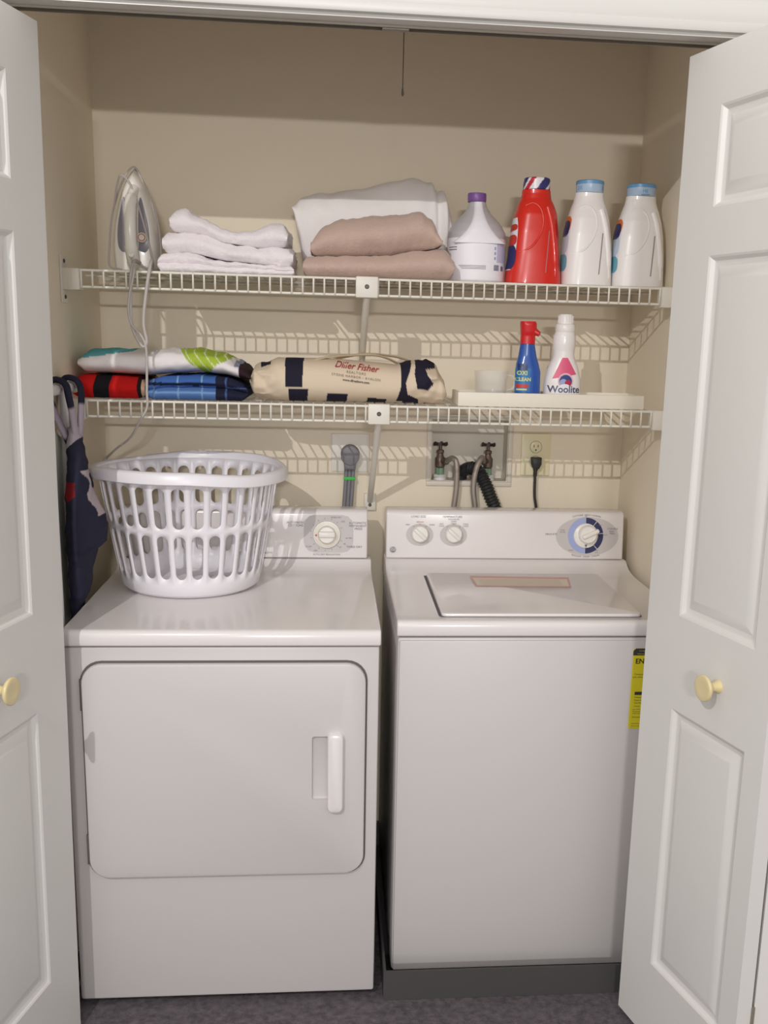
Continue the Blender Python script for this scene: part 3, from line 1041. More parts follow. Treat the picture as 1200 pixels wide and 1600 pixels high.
# ------------------------------------------------------------------ laundry basket on the dryer
def laundry_basket(cx, cy, z0, r0, r1, h):
    t = thing('laundry_basket', (cx, cy, z0), 'round white plastic laundry basket with slotted sides on the dryer', 'basket')

    def P(a, z, dr_=0.0):
        q = (z - z0) / h
        r = r0 + (r1 - r0) * (q ** .85) + dr_
        return Vector((cx + r * cos(a), cy + r * sin(a), z))
    NS = 30
    lev = [z0 + .035, z0 + .052, z0 + .160, z0 + .178, z0 + .276, z0 + h - .012]
    bm = bmesh.new()
    cache = {}

    def V(a, z):
        k = (round((a % (2 * pi)) * 2000) % 12566, round(z * 5000))
        if k not in cache:
            cache[k] = bm.verts.new(P(a, z))
        return cache[k]

    def quad(a0, a1, za, zb):
        bm.faces.new((V(a0, za), V(a1, za), V(a1, zb), V(a0, zb)))
    st = 2 * pi / NS
    sw = st * .33
    for s in range(NS):
        a0 = s * st
        # ring of 8 columns so the rows join
        for row, (za, zb) in enumerate(((lev[1], lev[2]), (lev[3], lev[4]))):
            off = 0
            ac = a0 + st / 2
            rr = sw * (r0 + r1) / 2
            out, inn = [], []
            nv = 10
            # outer boundary: bottom (8 segs), right (nv), top (8), left (nv)
            zz0, zz1 = (lev[0] if row == 0 else (lev[2] + lev[3]) / 2), ((lev[2] + lev[3]) / 2 if row == 0 else lev[5])
            for k in range(8):
                out.append((a0 + st * k / 8, zz0))
            for k in range(nv):
                out.append((a0 + st, zz0 + (zz1 - zz0) * k / nv))
            for k in range(8):
                out.append((a0 + st - st * k / 8, zz1))
            for k in range(nv):
                out.append((a0, zz1 - (zz1 - zz0) * k / nv))
            cap = min(rr, (zb - za) / 2)
            for k in range(8):
                an = pi + pi * (k / 8)
                an = pi * 1.0 + pi * (k + 0) / 8
                inn.append((ac + sw * cos(an), za + cap + cap * sin(an)))
            for k in range(nv):
                inn.append((ac + sw, za + cap + (zb - za - 2 * cap) * k / nv))
            for k in range(8):
                an = pi * k / 8
                inn.append((ac + sw * cos(an), zb - cap + cap * sin(an)))
            for k in range(nv):
                inn.append((ac - sw, zb - cap - (zb - za - 2 * cap) * k / nv))
            # line the loops up: inner starts at the left middle, outer at the bottom-left corner
            vi = [bm.verts.new(P(a, z)) for a, z in inn]
            vo = [V(a, z) for a, z in out]
            n = len(vo)
            for k in range(n):
                j = (k + 1) % n
                try:
                    bm.faces.new((vo[k], vo[j], vi[j], vi[k]))
                except ValueError:
                    pass
    # lower band and floor
    for s in range(NS * 8):
        a0, a1 = s * st / 8, (s + 1) * st / 8
        for za, zb, in ((z0 + .012, lev[0]),):
            quad(a0, a1, za, zb)
        va, vb_ = V(a0, z0 + .012), V(a1, z0 + .012)
    fl = [V(s * st / 8, z0 + .012) for s in range(NS * 8)]
    lo = [bm.verts.new(Vector((cx + (r0 - .010) * cos(s * st / 8), cy + (r0 - .010) * sin(s * st / 8), z0 + .0015))) for s in range(NS * 8)]
    n = len(fl)
    for i in range(n):
        j = (i + 1) % n
        bm.faces.new((fl[i], lo[i], lo[j], fl[j]))
    bm.faces.new(lo)
    o = mkbm('slotted_wall', bm, BASKET, t, 60)
    sd = o.modifiers.new('thickness', 'SOLIDIFY')
    sd.thickness = .0026
    sd.offset = -1
    # rim: rolled lip with two low hand grips
    rings = []
    N = 120
    for s in range(N):
        a = 2 * pi * s / N
        dip = .010 * sin(2 * (a - radians(205))) * (1 if abs(sin(2 * (a - radians(205)))) > .0 else 0)
        dip = max(-.006, min(.006, dip))
        r = r1
        zt = z0 + h + dip
        pr = [(-.004, -.020), (-.003, -.004), (.000, 0), (.008, .001), (.016, -.001), (.021, -.006), (.0215, -.026), (.019, -.028), (.0175, -.008), (.012, -.005), (.004, -.006), (0.0, -.020)]
        rings.append([Vector((cx + (r + q[0]) * cos(a), cy + (r + q[0]) * sin(a), zt + q[1])) for q in pr])
    m_ = len(rings[0])
    VV = [v for rg in rings for v in rg]
    FF = []
    for s in range(N):
        s2 = (s + 1) % N
        for k in range(m_):
            k2 = (k + 1) % m_
            FF.append((s * m_ + k, s2 * m_ + k, s2 * m_ + k2, s * m_ + k2))
    bm = bmesh.new()
    bv = [bm.verts.new(v) for v in VV]
    for f in FF:
        bm.faces.new([bv[i] for i in f])
    mkbm('rim', bm, BASKET, t, 50)
    return t


laundry_basket(-.462, .497, .9145, .166, .222, .309)

# ------------------------------------------------------------------ upper shelf: iron
t = thing('clothes_iron', (-.60, .61, SU), 'white and grey steam iron standing on its heel, far left of the upper shelf', 'iron')
IC = (-.600, SU)          # centre of heel


def shape(hw, h, n=44):
    """heel flat, sides bowed, tip pointed"""
    pts = []
    for k in range(n // 2 + 1):
        b = k / (n // 2)
        w = hw * (1 - b ** 2.6) ** .8 * (0.90 + .10 * min(b / .25, 1)) if b < 1 else 0
        pts.append((w, b * h))
    left = [(-a, b) for a, b in pts[::-1][1:]]
    return pts + left


def iron_loft(name, levels, m, parent):
    rings = []
    for d, hw, h, b0 in levels:
        rings.append([Vector((IC[0] + a, .665 - d + (b0 + b) * -.0, IC[1] + b0 + b)) for a, b in shape(hw, h)])
    return loft(name, rings, m, parent, 50)


iron_loft('soleplate', [(0, .057, .249, .002), (.003, .059, .252, .001), (.009, .059, .252, .001), (.011, .057, .249, .002)], CHROME, t)
body = iron_loft('body', [(.011, .056, .246, .002), (.032, .055, .240, .002), (.048, .052, .231, .003), (.056, .047, .219, .006), (.058, .043, .208, .009)], IRONW, t)
for s_ in (-1, 1):
    cl = [(.012, .054), (.026, .049), (.036, .060), (.0385, .085), (.036, .115), (.030, .145), (.0215, .178), (.016, .168), (.013, .130), (.012, .090)]
    pts = [(p.x, p.y) for p in spline([(a, b, 0) for a, b in cl + cl[:1]], 5)[:-1]]
    poly = [(IC[0] + s_ * a, IC[1] + b) for a, b in pts]
    if s_ < 0:
        poly = poly[::-1]
    plate('side_window', FRONT((0, .665, 0)), poly, .054, .0605, IRONG, body, .0015)
hd = tube('handle', spline([(IC[0] - .001, .608, IC[1] + .022), (IC[0], .590, IC[1] + .034), (IC[0], .570, IC[1] + .065), (IC[0] + .0, .566, IC[1] + .110), (IC[0], .575, IC[1] + .152), (IC[0] + .002, .590, IC[1] + .178), (IC[0] + .005, .612, IC[1] + .200)]),
          [.017] * 4 + [.0160] * 12 + [.0145] * 24 + [.0125] * 9, IRONW, t, 16)
lathe('red_light', FRONT((IC[0], .5535, IC[1] + .100)), [(.0022, -.002), (.0022, .001), (.001, .0016)], PRINTR, hd, 10)
lathe('thermostat_dial', FRONT((IC[0] + .022, .598, IC[1] + .084)), [(.012, -.006), (.012, .003), (.010, .005)], KNOBRING, body, 20)
ring('dial_marks', FRONT((IC[0] + .022, .598, IC[1] + .084)), (0, 0), .007, .009, 0, 360, .0055, PRINTR, body, 20)
lathe('spray_nozzle', FRONT((IC[0] + .004, .608, IC[1] + .196)), [(.005, -.006), (.005, .003), (.003, .005)], DARKP, body, 12)
lathe('cord_sleeve', Fr((IC[0] + .001, .585, IC[1] + .034), (1, 0, 0), (0, .35, 1)), [(.0085, -.012), (.008, .01), (.0065, .022)], IRONW, t, 14)
# cord: wrapped round the iron, then hanging below the shelf
cz = IC[1]
tube('wrapped_cord', spline([(IC[0], .562, cz + .030), (IC[0] + .040, .585, cz + .008), (IC[0] + .060, .61, cz + .020), (IC[0] + .063, .622, cz + .07), (IC[0] + .052, .625, cz + .15), (IC[0] + .025, .626, cz + .215), (IC[0] + .002, .630, cz + .252), (IC[0] - .026, .626, cz + .215), (IC[0] - .052, .624, cz + .14), (IC[0] - .062, .622, cz + .06), (IC[0] - .060, .61, cz + .015), (IC[0] - .03, .60, cz + .006)]), .0024, CORD, t, 8)
tube('wrapped_cord', spline([(IC[0] - .046, .612, cz + .150), (IC[0] - .034, .604, cz + .205), (IC[0] - .022, .600, cz + .228), (IC[0] + .002, .592, cz + .200), (IC[0] + .030, .575, cz + .12), (IC[0] + .048, .585, cz + .03), (IC[0] + .050, .57, cz + .006)]), .0024, CORD, t, 8)
tube('hanging_cord', spline([(-.578, .560, cz + .022), (-.580, .500, cz + .022), (-.581, .462, cz - .005), (-.585, .462, cz - .06), (-.583, .460, cz - .13), (-.562, .458, cz - .175), (-.550, .458, cz - .165), (-.556, .458, cz - .12), (-.548, .46, cz - .05), (-.540, .462, cz - .004), (-.540, .50, cz + .024), (-.548, .56, cz + .014)]), .0040, CORD, t, 8)
tube('hanging_cord', spline([(-.585, .5, cz + .020), (-.574, .458, cz - .004), (-.588, .456, cz - .07), (-.586, .456, cz - .12), (-.560, .456, cz - .155), (-.551, .456, cz - .19), (-.553, .456, cz - .28), (-.554, .456, cz - .32), (-.572, .462, cz - .352), (-.604, .50, cz - .398), (-.655, .58, cz - .435), (-.700, .66, cz - .47)]), .0030, CORD, t, 8)
tube('plug', [(-.700, .66, cz - .470), (-.712, .68, cz - .50)], [.006, .008], CORD, t, 10)

# ------------------------------------------------------------------ towels, quilt and blankets
slab('bath_towel', -.524, -.204, [(-.524, 1.722), (-.45, 1.728), (-.36, 1.712), (-.204, 1.700)], SU, .492, .78, TOWEL, None, 2, .007, 18, 1, .012, bulge=.5)
tag(bpy.data.objects['bath_towel'], 'white folded terry towel at the bottom of the towel pile', 'towel', 'pile of white towels')
o = slab('bath_towel', -.513, -.203, [(-.513, 1.776), (-.43, 1.772), (-.36, 1.752), (-.28, 1.744), (-.203, 1.750)], [(-.513, 1.7225), (-.45, 1.7295), (-.36, 1.7135), (-.203, 1.702)], .496, .78, TOWEL, None, 1, .007, 17, 4, .016, bulge=.45)
tag(o, 'white folded terry towel in the middle of the towel pile', 'towel', 'pile of white towels')
o = slab('bath_towel', -.497, -.216, [(-.497, 1.818), (-.465, 1.828), (-.425, 1.812), (-.385, 1.786), (-.345, 1.779), (-.30, 1.784), (-.255, 1.803), (-.230, 1.803), (-.216, 1.792)], [(-.513, 1.777), (-.43, 1.7735), (-.36, 1.754), (-.28, 1.7455), (-.203, 1.7515)], .500, .78, TOWEL, None, 1, .008, 16, 9, .014, bulge=.45)
tag(o, 'white rumpled terry towel on top of the towel pile', 'towel', 'pile of white towels')

# tan blankets
o = slab('folded_blanket', -.181, .186, [(-.181, 1.728), (-.10, 1.733), (.02, 1.738), (.10, 1.752), (.16, 1.760), (.186, 1.742)], SU, .492, .70, TAN, None, 1, .006, 12, 21, .016, bulge=.5)
tag(o, 'tan folded blanket lying flat on the wire shelf', 'blanket', 'tan blankets')
o = slab('folded_blanket', -.163, .158, [(-.163, 1.772), (-.13, 1.800), (-.09, 1.820), (.0, 1.832), (.06, 1.841), (.105, 1.849), (.13, 1.828), (.158, 1.782)], [(-.181, 1.730), (-.10, 1.7345), (.02, 1.7395), (.10, 1.7535), (.16, 1.7615), (.186, 1.744)], .498, .66, TAN, None, 1, .008, 11, 27, .022, bulge=.42)
tag(o, 'tan plump folded blanket lying on the flatter tan one', 'blanket', 'tan blankets')

# white quilt behind
rings = []
QT = [(-.215, 1.880), (-.192, 1.897), (-.143, 1.909), (-.045, 1.929), (.053, 1.950), (.102, 1.962), (.150, 1.952), (.178, 1.932), (.196, 1.905), (.210, 1.862)]
QB = [(-.215, 1.850), (-.200, 1.79), (-.185, 1.73), (-.165, 1.69), (-.12, SU), (.12, SU), (.18, SU + .002), (.210, 1.72)]
NX = 90
for i in range(NX + 1):
    u = i / NX
    x = -.215 + .425 * u
    zt, zb = interp(QT, x), interp(QB, x)
    k = max(sqrt(max(1 - (1 - min(min(u, 1 - u) / .06, 1)) ** 2, 0)), .25)
    zc = (zt + zb) / 2
    zt, zb = zc + (zt - zc) * k, zc + (zb - zc) * k
    rg = []
    for q in range(48):
        c_, s_ = sup(2 * pi * q / 48, 3.2)
        y = .785 + .076 * c_
        z = zc + (zt - zb) / 2 * s_
        # front leans: the top is folded back
        y += .035 * max(0, (z - 1.86)) / .1
        v = Vector((x, min(y, YB - .006), z))
        d = .006 * nz(v, 9, 40) + .003 * nz(v, 30, 42)
        if x > .14:
            d += .006 * sin((x - .14) * 210 + z * 6) * min((x - .14) / .03, 1)
        rg.append(Vector((x + d * .4, min(y - d * abs(c_) * (1 if c_ < 0 else 0), YB - .004), max(z + d * max(s_, 0), SU))))
    rings.append(rg)
o = loft('quilt', rings, PILLOW, None, 80)
tag(o, 'puffy white folded quilt behind the tan blankets', 'quilt')

# ------------------------------------------------------------------ bottles on the upper shelf
# bleach jug
bx, by = .2535, .605
t = thing('bleach_jug', (bx, by, SU), 'white bleach jug with a purple cap beside the tan blankets', 'jug')
b = bottle('jug_body', [(SU, bx, by, .066, .058, 2.4), (SU + .006, bx, by, .073, .063, 2.5), (SU + .030, bx, by, .0735, .064, 2.5), (SU + .108, bx, by, .0735, .064, 2.4)], LABELW, t)
bottle('jug_shoulder', [(SU + .108, bx, by, .0735, .064, 2.4), (SU + .124, bx, by, .0725, .063, 2.3), (SU + .142, bx, by, .063, .056, 2.1),
                        (SU + .158, bx, by, .048, .045, 2), (SU + .172, bx, by, .034, .034, 2), (SU + .186, bx, by, .0245, .0245, 2), (SU + .198, bx, by, .021, .021, 2)], MILKY, t)
# the handle ridge running from the neck down to the label
rings = []
for k in range(21):
    u = k / 20
    z = SU + .197 - .102 * u
    hw = .011 + .006 * u + .050 * u ** 2.8
    q = interp([(0, .0245), (.1, .030), (.25, .042), (.38, .052), (.52, .0595), (.68, .064), (.85, .0655), (1, .0655)], u)
    yf = by - q
    rings.append([Vector((bx + hw * sup(a, 2.3)[0], yf + .010 + .012 * sup(a, 2.3)[1], z)) for a in [2 * pi * j / 20 for j in range(20)]])
loft('handle_ridge', rings, LABELW, t, 60)


def wrapz(cx, cy, z, rx, ry, a0=-pi / 2, pw=2.0, eps=.0006):
    """wrap a flat drawing round an upright bottle; x runs along the girth"""
    def f(x, y):
        a = a0 + x / ((rx + ry) / 2)
        c_, s_ = sup(a, pw)
        k = 1 + eps / rx
        return Vector((cx + rx * c_ * k, cy + ry * s_ * k, z + y))
    return f


def wraprect(name, fn, x0, x1, y0, y1, m, parent, n=12, ny=1):
    V, F = [], []
    for j in range(ny + 1):
        for i in range(n + 1):
            V.append(fn(x0 + (x1 - x0) * i / n, y0 + (y1 - y0) * j / ny))
    for j in range(ny):
        for i in range(n):
            q = j * (n + 1) + i
            F.append((q, q + 1, q + n + 2, q + n + 1))
    return mk(name, V, F, m, parent, 60)


wl = wrapz(bx, by, SU, .0735, .064, -pi / 2, 2.45, .0005)
lb = wraprect('label', wl, -.098, .098, .032, .106, LABELW, t, 40)
w2 = wrapz(bx, by, SU, .0735, .064, -pi / 2, 2.45, .0010)
for k in range(9):
    wraprect('barcode_bar', w2, .032 + k * .0018, .033 + k * .0018, .030, .044, NAVYL, lb, 1)
for k in range(7):
    wraprect('barcode_bar', w2, .056 + k * .0018, .057 + k * .0018, .030, .042, NAVYL, lb, 1)
wraprect('ingredient_panel', w2, .040, .072, .050, .096, mat('lilac_print', (208, 200, 226), .5), lb, 6)
for k in range(3):
    wraprect('print_line', w2, -.045 + k * .004, .012, .040 - k * .0035, .0412 - k * .0035, PRINT, lb, 6)
for k in range(2):
    wraprect('print_line', w2, -.085, -.052, .084 - k * .006, .086 - k * .006, PRINT, lb, 4)
for k in range(3):
    ring_ = wraprect('icon', w2, .032, .037, .080 - k * .012, .087 - k * .012, BLUEP, lb, 2)
lathe('cap', UPZ((bx - .002, by, SU + .1985)), [(.0225, 0), (.0235, .002), (.0235, .019), (.0225, .021), (.004, .0215)], PURPLE, t, 30)


def detergent(cx, cy, base, colm, h, hw, label, capkind, nm='detergent_bottle', group=None):
    t = thing(nm, (cx, cy, base), label, 'bottle', group)
    s = h
    if capkind == 'striped':
        st = [(0, 0, .95, .92, 3.2), (.012, 0, 1.0, 1.0, 3.2), (.10, 0, .985, 1.0, 3.0), (.30, 0, .91, .98, 2.8), (.50, 0, .84, .92, 2.7), (.66, .001, .755, .84, 2.6), (.69, .001, .72, .80, 2.6), (.76, .0, .635, .68, 2.4), (.80, .0, .555, .60, 2.2), (.85, 0, .52, .56, 2.0), (.885, 0, .51, .55, 2.0)]
    else:
        st = [(0, 0, .95, .92, 3.2), (.012, 0, 1.0, 1.0, 3.2), (.10, 0, 1.0, 1.0, 3.0), (.30, 0, .975, .98, 2.8), (.50, 0, .91, .92, 2.6), (.64, 0, .815, .82, 2.5), (.74, 0, .70, .68, 2.4), (.80, .0, .615, .60, 2.2), (.85, 0, .575, .56, 2.0), (.885, 0, .565, .55, 2.0)]
    S = [(base + z * s, cx + dx * 1.0, cy, hw * wx, .054 * wy, pw) for z, dx, wx, wy, pw in st]
    b = bottle('bottle_body', S, colm, t, 40)
    # raised loop of the moulded grip on the face
    loop = []
    for u in range(25):
        a = radians(-120 + 240 * u / 24)
        gx, gz = -.006 + .026 * cos(a) * (1 if cos(a) > 0 else .8), .56 + .20 * sin(a)
        if u > 18:
            pass
        loop.append((gx, gz))
    def surf(dx, zf, e=0.0):
        wv = interp([(z, wx) for z, _, wx, _, _ in st], zf)
        dv = interp([(z, wy) for z, _, _, wy, _ in st], zf)
        rx, ry = hw * wv, .054 * dv
        q = max(1 - (abs(dx) / rx) ** 2.7, .02) ** (1 / 2.7)
        return Vector((cx + dx, cy - ry * q - e, base + zf * s))
    g = [(-.045, .30), (-.018, .34), (.004, .45), (.013, .58), (.006, .70), (-.012, .755), (-.032, .73)]
    tube('grip_edge', spline([surf(a, b_, -.0018) for a, b_ in g], 8), .0035, colm, b, 8)
    g = [(.050, .08), (.046, .28), (.040, .45), (.033, .60), (.024, .72)]
    tube('handle', spline([surf(a, b_, -.004) for a, b_ in g], 8), [.007] * 5 + [.009] * 28, colm, b, 10)
    strip = mat('level_strip', (150, 140, 146), .4)
    g = [(.0245, .12), (.0275, .30), (.029, .47)]
    V_, F_ = [], []
    for a, b_ in [(.0225 + .006 * k / 8, .11 + .39 * k / 8) for k in range(9)]:
        V_ += [surf(a - .0014, b_, .0007), surf(a + .0014, b_, .0007)]
    F_ = [(2 * k, 2 * k + 1, 2 * k + 3, 2 * k + 2) for k in range(8)]
    mk('level_strip', V_, F_, strip if capkind != 'striped' else mat('level_strip_red', (190, 120, 124), .4), b, None)
    # front label seen edge-on at the left
    def lab(dz0, dz1, a0, a1, m_, e):
        V_, F_ = [], []
        for k in range(9):
            zf = dz0 + (dz1 - dz0) * k / 8
            wv = interp([(z, wx) for z, _, wx, _, _ in st], zf)
            dv = interp([(z, wy) for z, _, _, wy, _ in st], zf)
            for q in range(9):
                lo = 1.0 - .22 * abs(k / 4 - 1) ** 4
                a = radians((a0 + a1) / 2 + (a1 - a0) / 2 * (q / 4 - 1) * lo)
                c_, s_ = sup(a, 2.8)
                V_.append(Vector((cx + (hw * wv + e) * c_, cy + (.054 * dv + e) * s_, base + zf * s)))
        for k in range(8):
            for q in range(8):
                F_.append((k * 9 + q, k * 9 + q + 1, k * 9 + q + 10, k * 9 + q + 9))
        return mk('label', V_, F_, m_, b, 60)
    if capkind == 'striped':
        l_ = lab(.13, .62, 110, 221, LABELW, .0006)
        lab(.14, .36, 110, 223, NAVYL, .0012)
        lab(.36, .46, 110, 220, REDL, .0014)
        lab(.50, .56, 110, 218, REDL, .0014)
    else:
        l_ = lab(.13, .66, 110, 213, LABELW, .0006)
        lab(.50, .66, 110, 211, ORANGE, .0010)
        lab(.47, .62, 110, 208, NAVYL, .0014)
        lab(.30, .50, 110, 210, mat('ice_label', (206, 220, 232), .4), .0010)
        lab(.14, .30, 110, 212, TEAL, .0010)
    zc = base + .886 * s
    cr = hw * (.485 if capkind == 'striped' else .535)
    ch = s - .886 * s
    if capkind == 'striped':
        m_ = mat('striped_cap', (255, 255, 255), .3, attr=True)

        def cc(v):
            a = math.atan2(v.y - cy, v.x - cx)
            q = (a - (v.z - zc) * 42 * (1 + .5 * sin(a)) + .75) / (2 * pi) * 3
            f = q % 1.0
            return lin((196, 48, 66)) if f < .22 else lin((236, 232, 238)) if f < .52 else lin((58, 58, 116)) if f < .86 else lin((236, 232, 238))
        V_, F_ = [], []
        n_ = 96
        zz = [(.94, 0), (1.0, .04)] + [(1.0 - .02 * k / 12, .06 + .8 * k / 12) for k in range(13)] + [(.95, .93), (.86, .985), (.6, 1.0), (.2, 1.0)]
        for r_, f in zz:
            for k in range(n_):
                a = 2 * pi * k / n_
                V_.append(Vector((cx + cr * r_ * cos(a), cy + cr * r_ * sin(a), zc + ch * f)))
        for i in range(len(zz) - 1):
            for k in range(n_):
                j = (k + 1) % n_
                F_.append((i * n_ + k, i * n_ + j, (i + 1) * n_ + j, (i + 1) * n_ + k))
        F_.append([(len(zz) - 1) * n_ + k for k in range(n_)])
        mk('cap', V_, F_, m_, t, 40, cc)
    else:
        cp = lathe('cap', UPZ((cx, cy, zc)), [(cr * .97, 0), (cr, .002), (cr, ch * .70)], BLUECAPL, t, 36)
        lathe('cap_top', UPZ((cx, cy, zc)), [(cr * 1.02, ch * .68), (cr * 1.02, ch * .94), (cr * .95, ch), (.004, ch)], BLUECAP, cp, 36)
        f_ = wrapz(cx, cy, zc + ch * .34, cr, cr, -pi / 2, 2.0, .0006)
        if capkind == 'lettered':
            text('lettering', 'HE', f_, .012, BLUECAP, cp)
            wraprect('print_line', f_, -.010, .012, -.009, -.007, BLUECAP, cp, 6)
        else:
            text('lettering', '2X', wrapz(cx, cy, zc + ch * .34, cr, cr, -pi / 2 + 1.0, 2.0, .0006), .013, BLUECAP, cp)
            text('lettering', '2X', wrapz(cx, cy, zc + ch * .34, cr, cr, -pi / 2 - 1.0, 2.0, .0006), .013, BLUECAP, cp)
    return t


detergent(.3985, .585, SU, REDB, .259, .0700, 'red detergent bottle with a red, white and navy striped cap', 'striped')
detergent(.5345, .585, SU, WHITEB, .257, .0645, 'white detergent bottle with a blue cap, next to the red bottle', 'plain', group='white detergent bottles')
detergent(.668, .585, SU, WHITEB, .253, .067, 'white detergent bottle with a blue cap, last one by the right wall', 'lettered', group='white detergent bottles')

# ------------------------------------------------------------------ lower shelf: cloths at the left
def plaid(v):
    dark = lin((30, 36, 66))
    mid = lin((66, 104, 172))
    lig = lin((128, 164, 206))
    if v.x > -.395:
        b = lin((34, 36, 58))
        return lin((70, 90, 140)) if abs((v.x + .37)) < .0025 or abs(v.z - 1.41) < .0015 else b
    fx = (v.x + .574) % .058
    if abs(v.z - 1.417) < .004:
        return dark
    if abs(fx - .03) < .002:
        return lig
    if abs(v.z - 1.397) < .002:
        return lig
    return mid if v.z > 1.412 else tuple(a * .75 + b * .25 for a, b in zip(mid, lig))


def redcloth(v):
    if -.690 + (v.z - 1.40) * .15 < v.x < -.652 + (v.z - 1.4) * .15:
        return lin((30, 28, 34))
    if v.x > -.585:
        return lin((40, 26, 30)) if v.x < -.575 else lin((226, 190, 160))
    return lin((206, 30, 30))


o = slab('folded_towel', -.741, -.566, [(-.741, 1.420), (-.72, 1.434), (-.62, 1.432), (-.566, 1.428)], SL, .500, .76, CLOTHC, None, 1, .003, 14, 51, .02, redcloth, 160, bulge=.5)
tag(o, 'red folded towel with a black stripe under the white beach towel', 'towel')
o = slab('folded_shirt', -.5645, -.318, [(-.5645, 1.424), (-.52, 1.436), (-.44, 1.440), (-.38, 1.436), (-.318, 1.418)], SL, .497, .76, CLOTHC, None, 2, .003, 14, 55, .018, plaid, 220, bulge=.55)
tag(o, 'blue plaid folded shirt beside the red towel on the lower shelf', 'shirt')

LIME = [(-.500, 1.520), (-.440, 1.530), (-.365, 1.500), (-.360, 1.480), (-.391, 1.466), (-.415, 1.440), (-.453, 1.466)]


def beach(v):
    if v.z > 1.474 + (v.x + .72) * .16 and v.x < -.60:
        return lin((96, 176, 184))
    if inpoly(v.x, v.z, LIME):
        k = (v.x * 1.0 + v.z * .8) % .022
        return lin((226, 232, 190)) if k < .003 else lin((172, 196, 70))
    if v.x > -.350:
        return lin((52, 34, 40)) if (v.z < 1.475 and v.x > -.338) else lin((150, 156, 178)) if v.z > 1.462 else lin((238, 232, 236))
    return lin((240, 234, 234))


rings = []
WT = [(-.723, 1.487), (-.700, 1.494), (-.645, 1.499), (-.567, 1.496), (-.49, 1.502), (-.442, 1.504), (-.379, 1.490), (-.332, 1.468), (-.310, 1.446)]
WBt = [(-.723, 1.440), (-.712, 1.4375), (-.66, 1.4365), (-.566, 1.434), (-.50, 1.4405), (-.44, 1.445), (-.38, 1.440), (-.33, 1.430), (-.310, 1.426)]
for i in range(181):
    u = i / 180
    x = -.723 + .413 * u
    zt, zb = interp(WT, x), interp(WBt, x)
    k = max(sqrt(max(1 - (1 - min(min(u, 1 - u) / .035, 1)) ** 2, 0)), .55)
    zc = (zt + zb) / 2
    zt, zb = zc + (zt - zc) * k, zc + (zb - zc) * k
    rg = []
    for q in range(56):
        c_, s_ = sup(2 * pi * q / 56, 2.6)
        v = Vector((x, .625 + .125 * c_, zc + (zt - zb) / 2 * s_))
        d = .005 * nz(v, 14, 61) + .003 * nz(v, 35, 65)
        if x > -.54:
            d += .004 * nz(v, 50, 3)
        rg.append(Vector((v.x, v.y - d * (1 if c_ < 0 else -1) * .8, v.z + d * max(s_, 0))))
    rings.append(rg)
o = loft('beach_towel', rings, CLOTHC, None, 80, beach)
tag(o, 'white rumpled beach towel with teal and lime print on the red towel', 'towel')

# ------------------------------------------------------------------ canvas tote bag
CREAM, NVY = lin((226, 208, 184)), lin((40, 38, 54))
TP = [[(-.227, 1.53), (-.178, 1.53), (-.183, 1.417), (-.224, 1.417)],
      [(-.217, 1.413), (-.168, 1.411), (-.173, 1.36), (-.218, 1.36)],
      [(-.121, 1.403), (-.070, 1.401), (-.075, 1.36), (-.126, 1.36)],
      [(-.020, 1.393), (.028, 1.391), (.024, 1.36), (-.024, 1.36)],
      [(.062, 1.474), (.064, 1.50), (.094, 1.50), (.086, 1.466), (.074, 1.432), (.084, 1.384), (.052, 1.386), (.062, 1.42)],
      [(.104, 1.52), (.16, 1.50), (.150, 1.470), (.124, 1.466), (.128, 1.452), (.145, 1.432), (.129, 1.414), (.103, 1.420), (.096, 1.454)],
      [(.066, 1.410), (.108, 1.392), (.116, 1.36), (.072, 1.36)],
      [(-.290, 1.475), (-.262, 1.50), (-.262, 1.47), (-.285, 1.462)]]


def totecol(v):
    for p in TP:
        if inpoly(v.x, v.z, p):
            return NVY
    return CREAM


t = thing('tote_bag', (-.06, .59, SL), 'rolled-up cream canvas tote bag with navy blocks on the lower shelf', 'bag')
TT = [(-.314, 1.450), (-.303, 1.464), (-.275, 1.470), (-.245, 1.486), (-.20, 1.487), (-.092, 1.486), (.0, 1.480), (.055, 1.476), (.085, 1.486), (.110, 1.490), (.150, 1.476), (.172, 1.446), (.182, 1.415)]
TB = [(-.314, 1.405), (-.303, 1.390), (-.275, 1.384), (-.24, SL), (-.13, SL), (.15, SL), (.172, SL + .003), (.182, 1.392)]


def tote_front(x, z):
    zt, zb = interp(TT, x), interp(TB, x)
    zc, hz = (zt + zb) / 2, (zt - zb) / 2
    q = max(0, 1 - (abs(z - zc) / hz) ** 2.4) ** (1 / 2.4)
    return .585 - .088 * q


rings = []
NX = 330
for i in range(NX + 1):
    u = i / NX
    x = -.314 + .496 * u
    zt, zb = interp(TT, x), interp(TB, x)
    k = max(sqrt(max(1 - (1 - min(min(u, 1 - u) / .03, 1)) ** 2, 0)), .3)
    zc = (zt + zb) / 2
    zt, zb = zc + (zt - zc) * k, zc + (zb - zc) * k
    kd = .45 + .55 * k
    rg = []
    for q in range(90):
        c_, s_ = sup(2 * pi * q / 90, 2.4)
        v = Vector((x, .585 + .088 * kd * c_, zc + (zt - zb) / 2 * s_))
        ends = max(0, min(1, (-.225 - x) / .05)) + max(0, min(1, (x - .075) / .05))
        d = .0012 * nz(v, 18, 71) + ends * (.018 * nz(v, 24, 75) + .010 * nz(v, 50, 77))
        rg.append(Vector((v.x, v.y + (d if c_ < 0 else -d), max(v.z + d * s_ * .6, SL))))
    rings.append(rg)
tb = loft('bag_body', rings, CLOTHC, t, 80, totecol)
strapm = mat('canvas_strap', (222, 206, 176), .9, bump=.2, bscale=400)
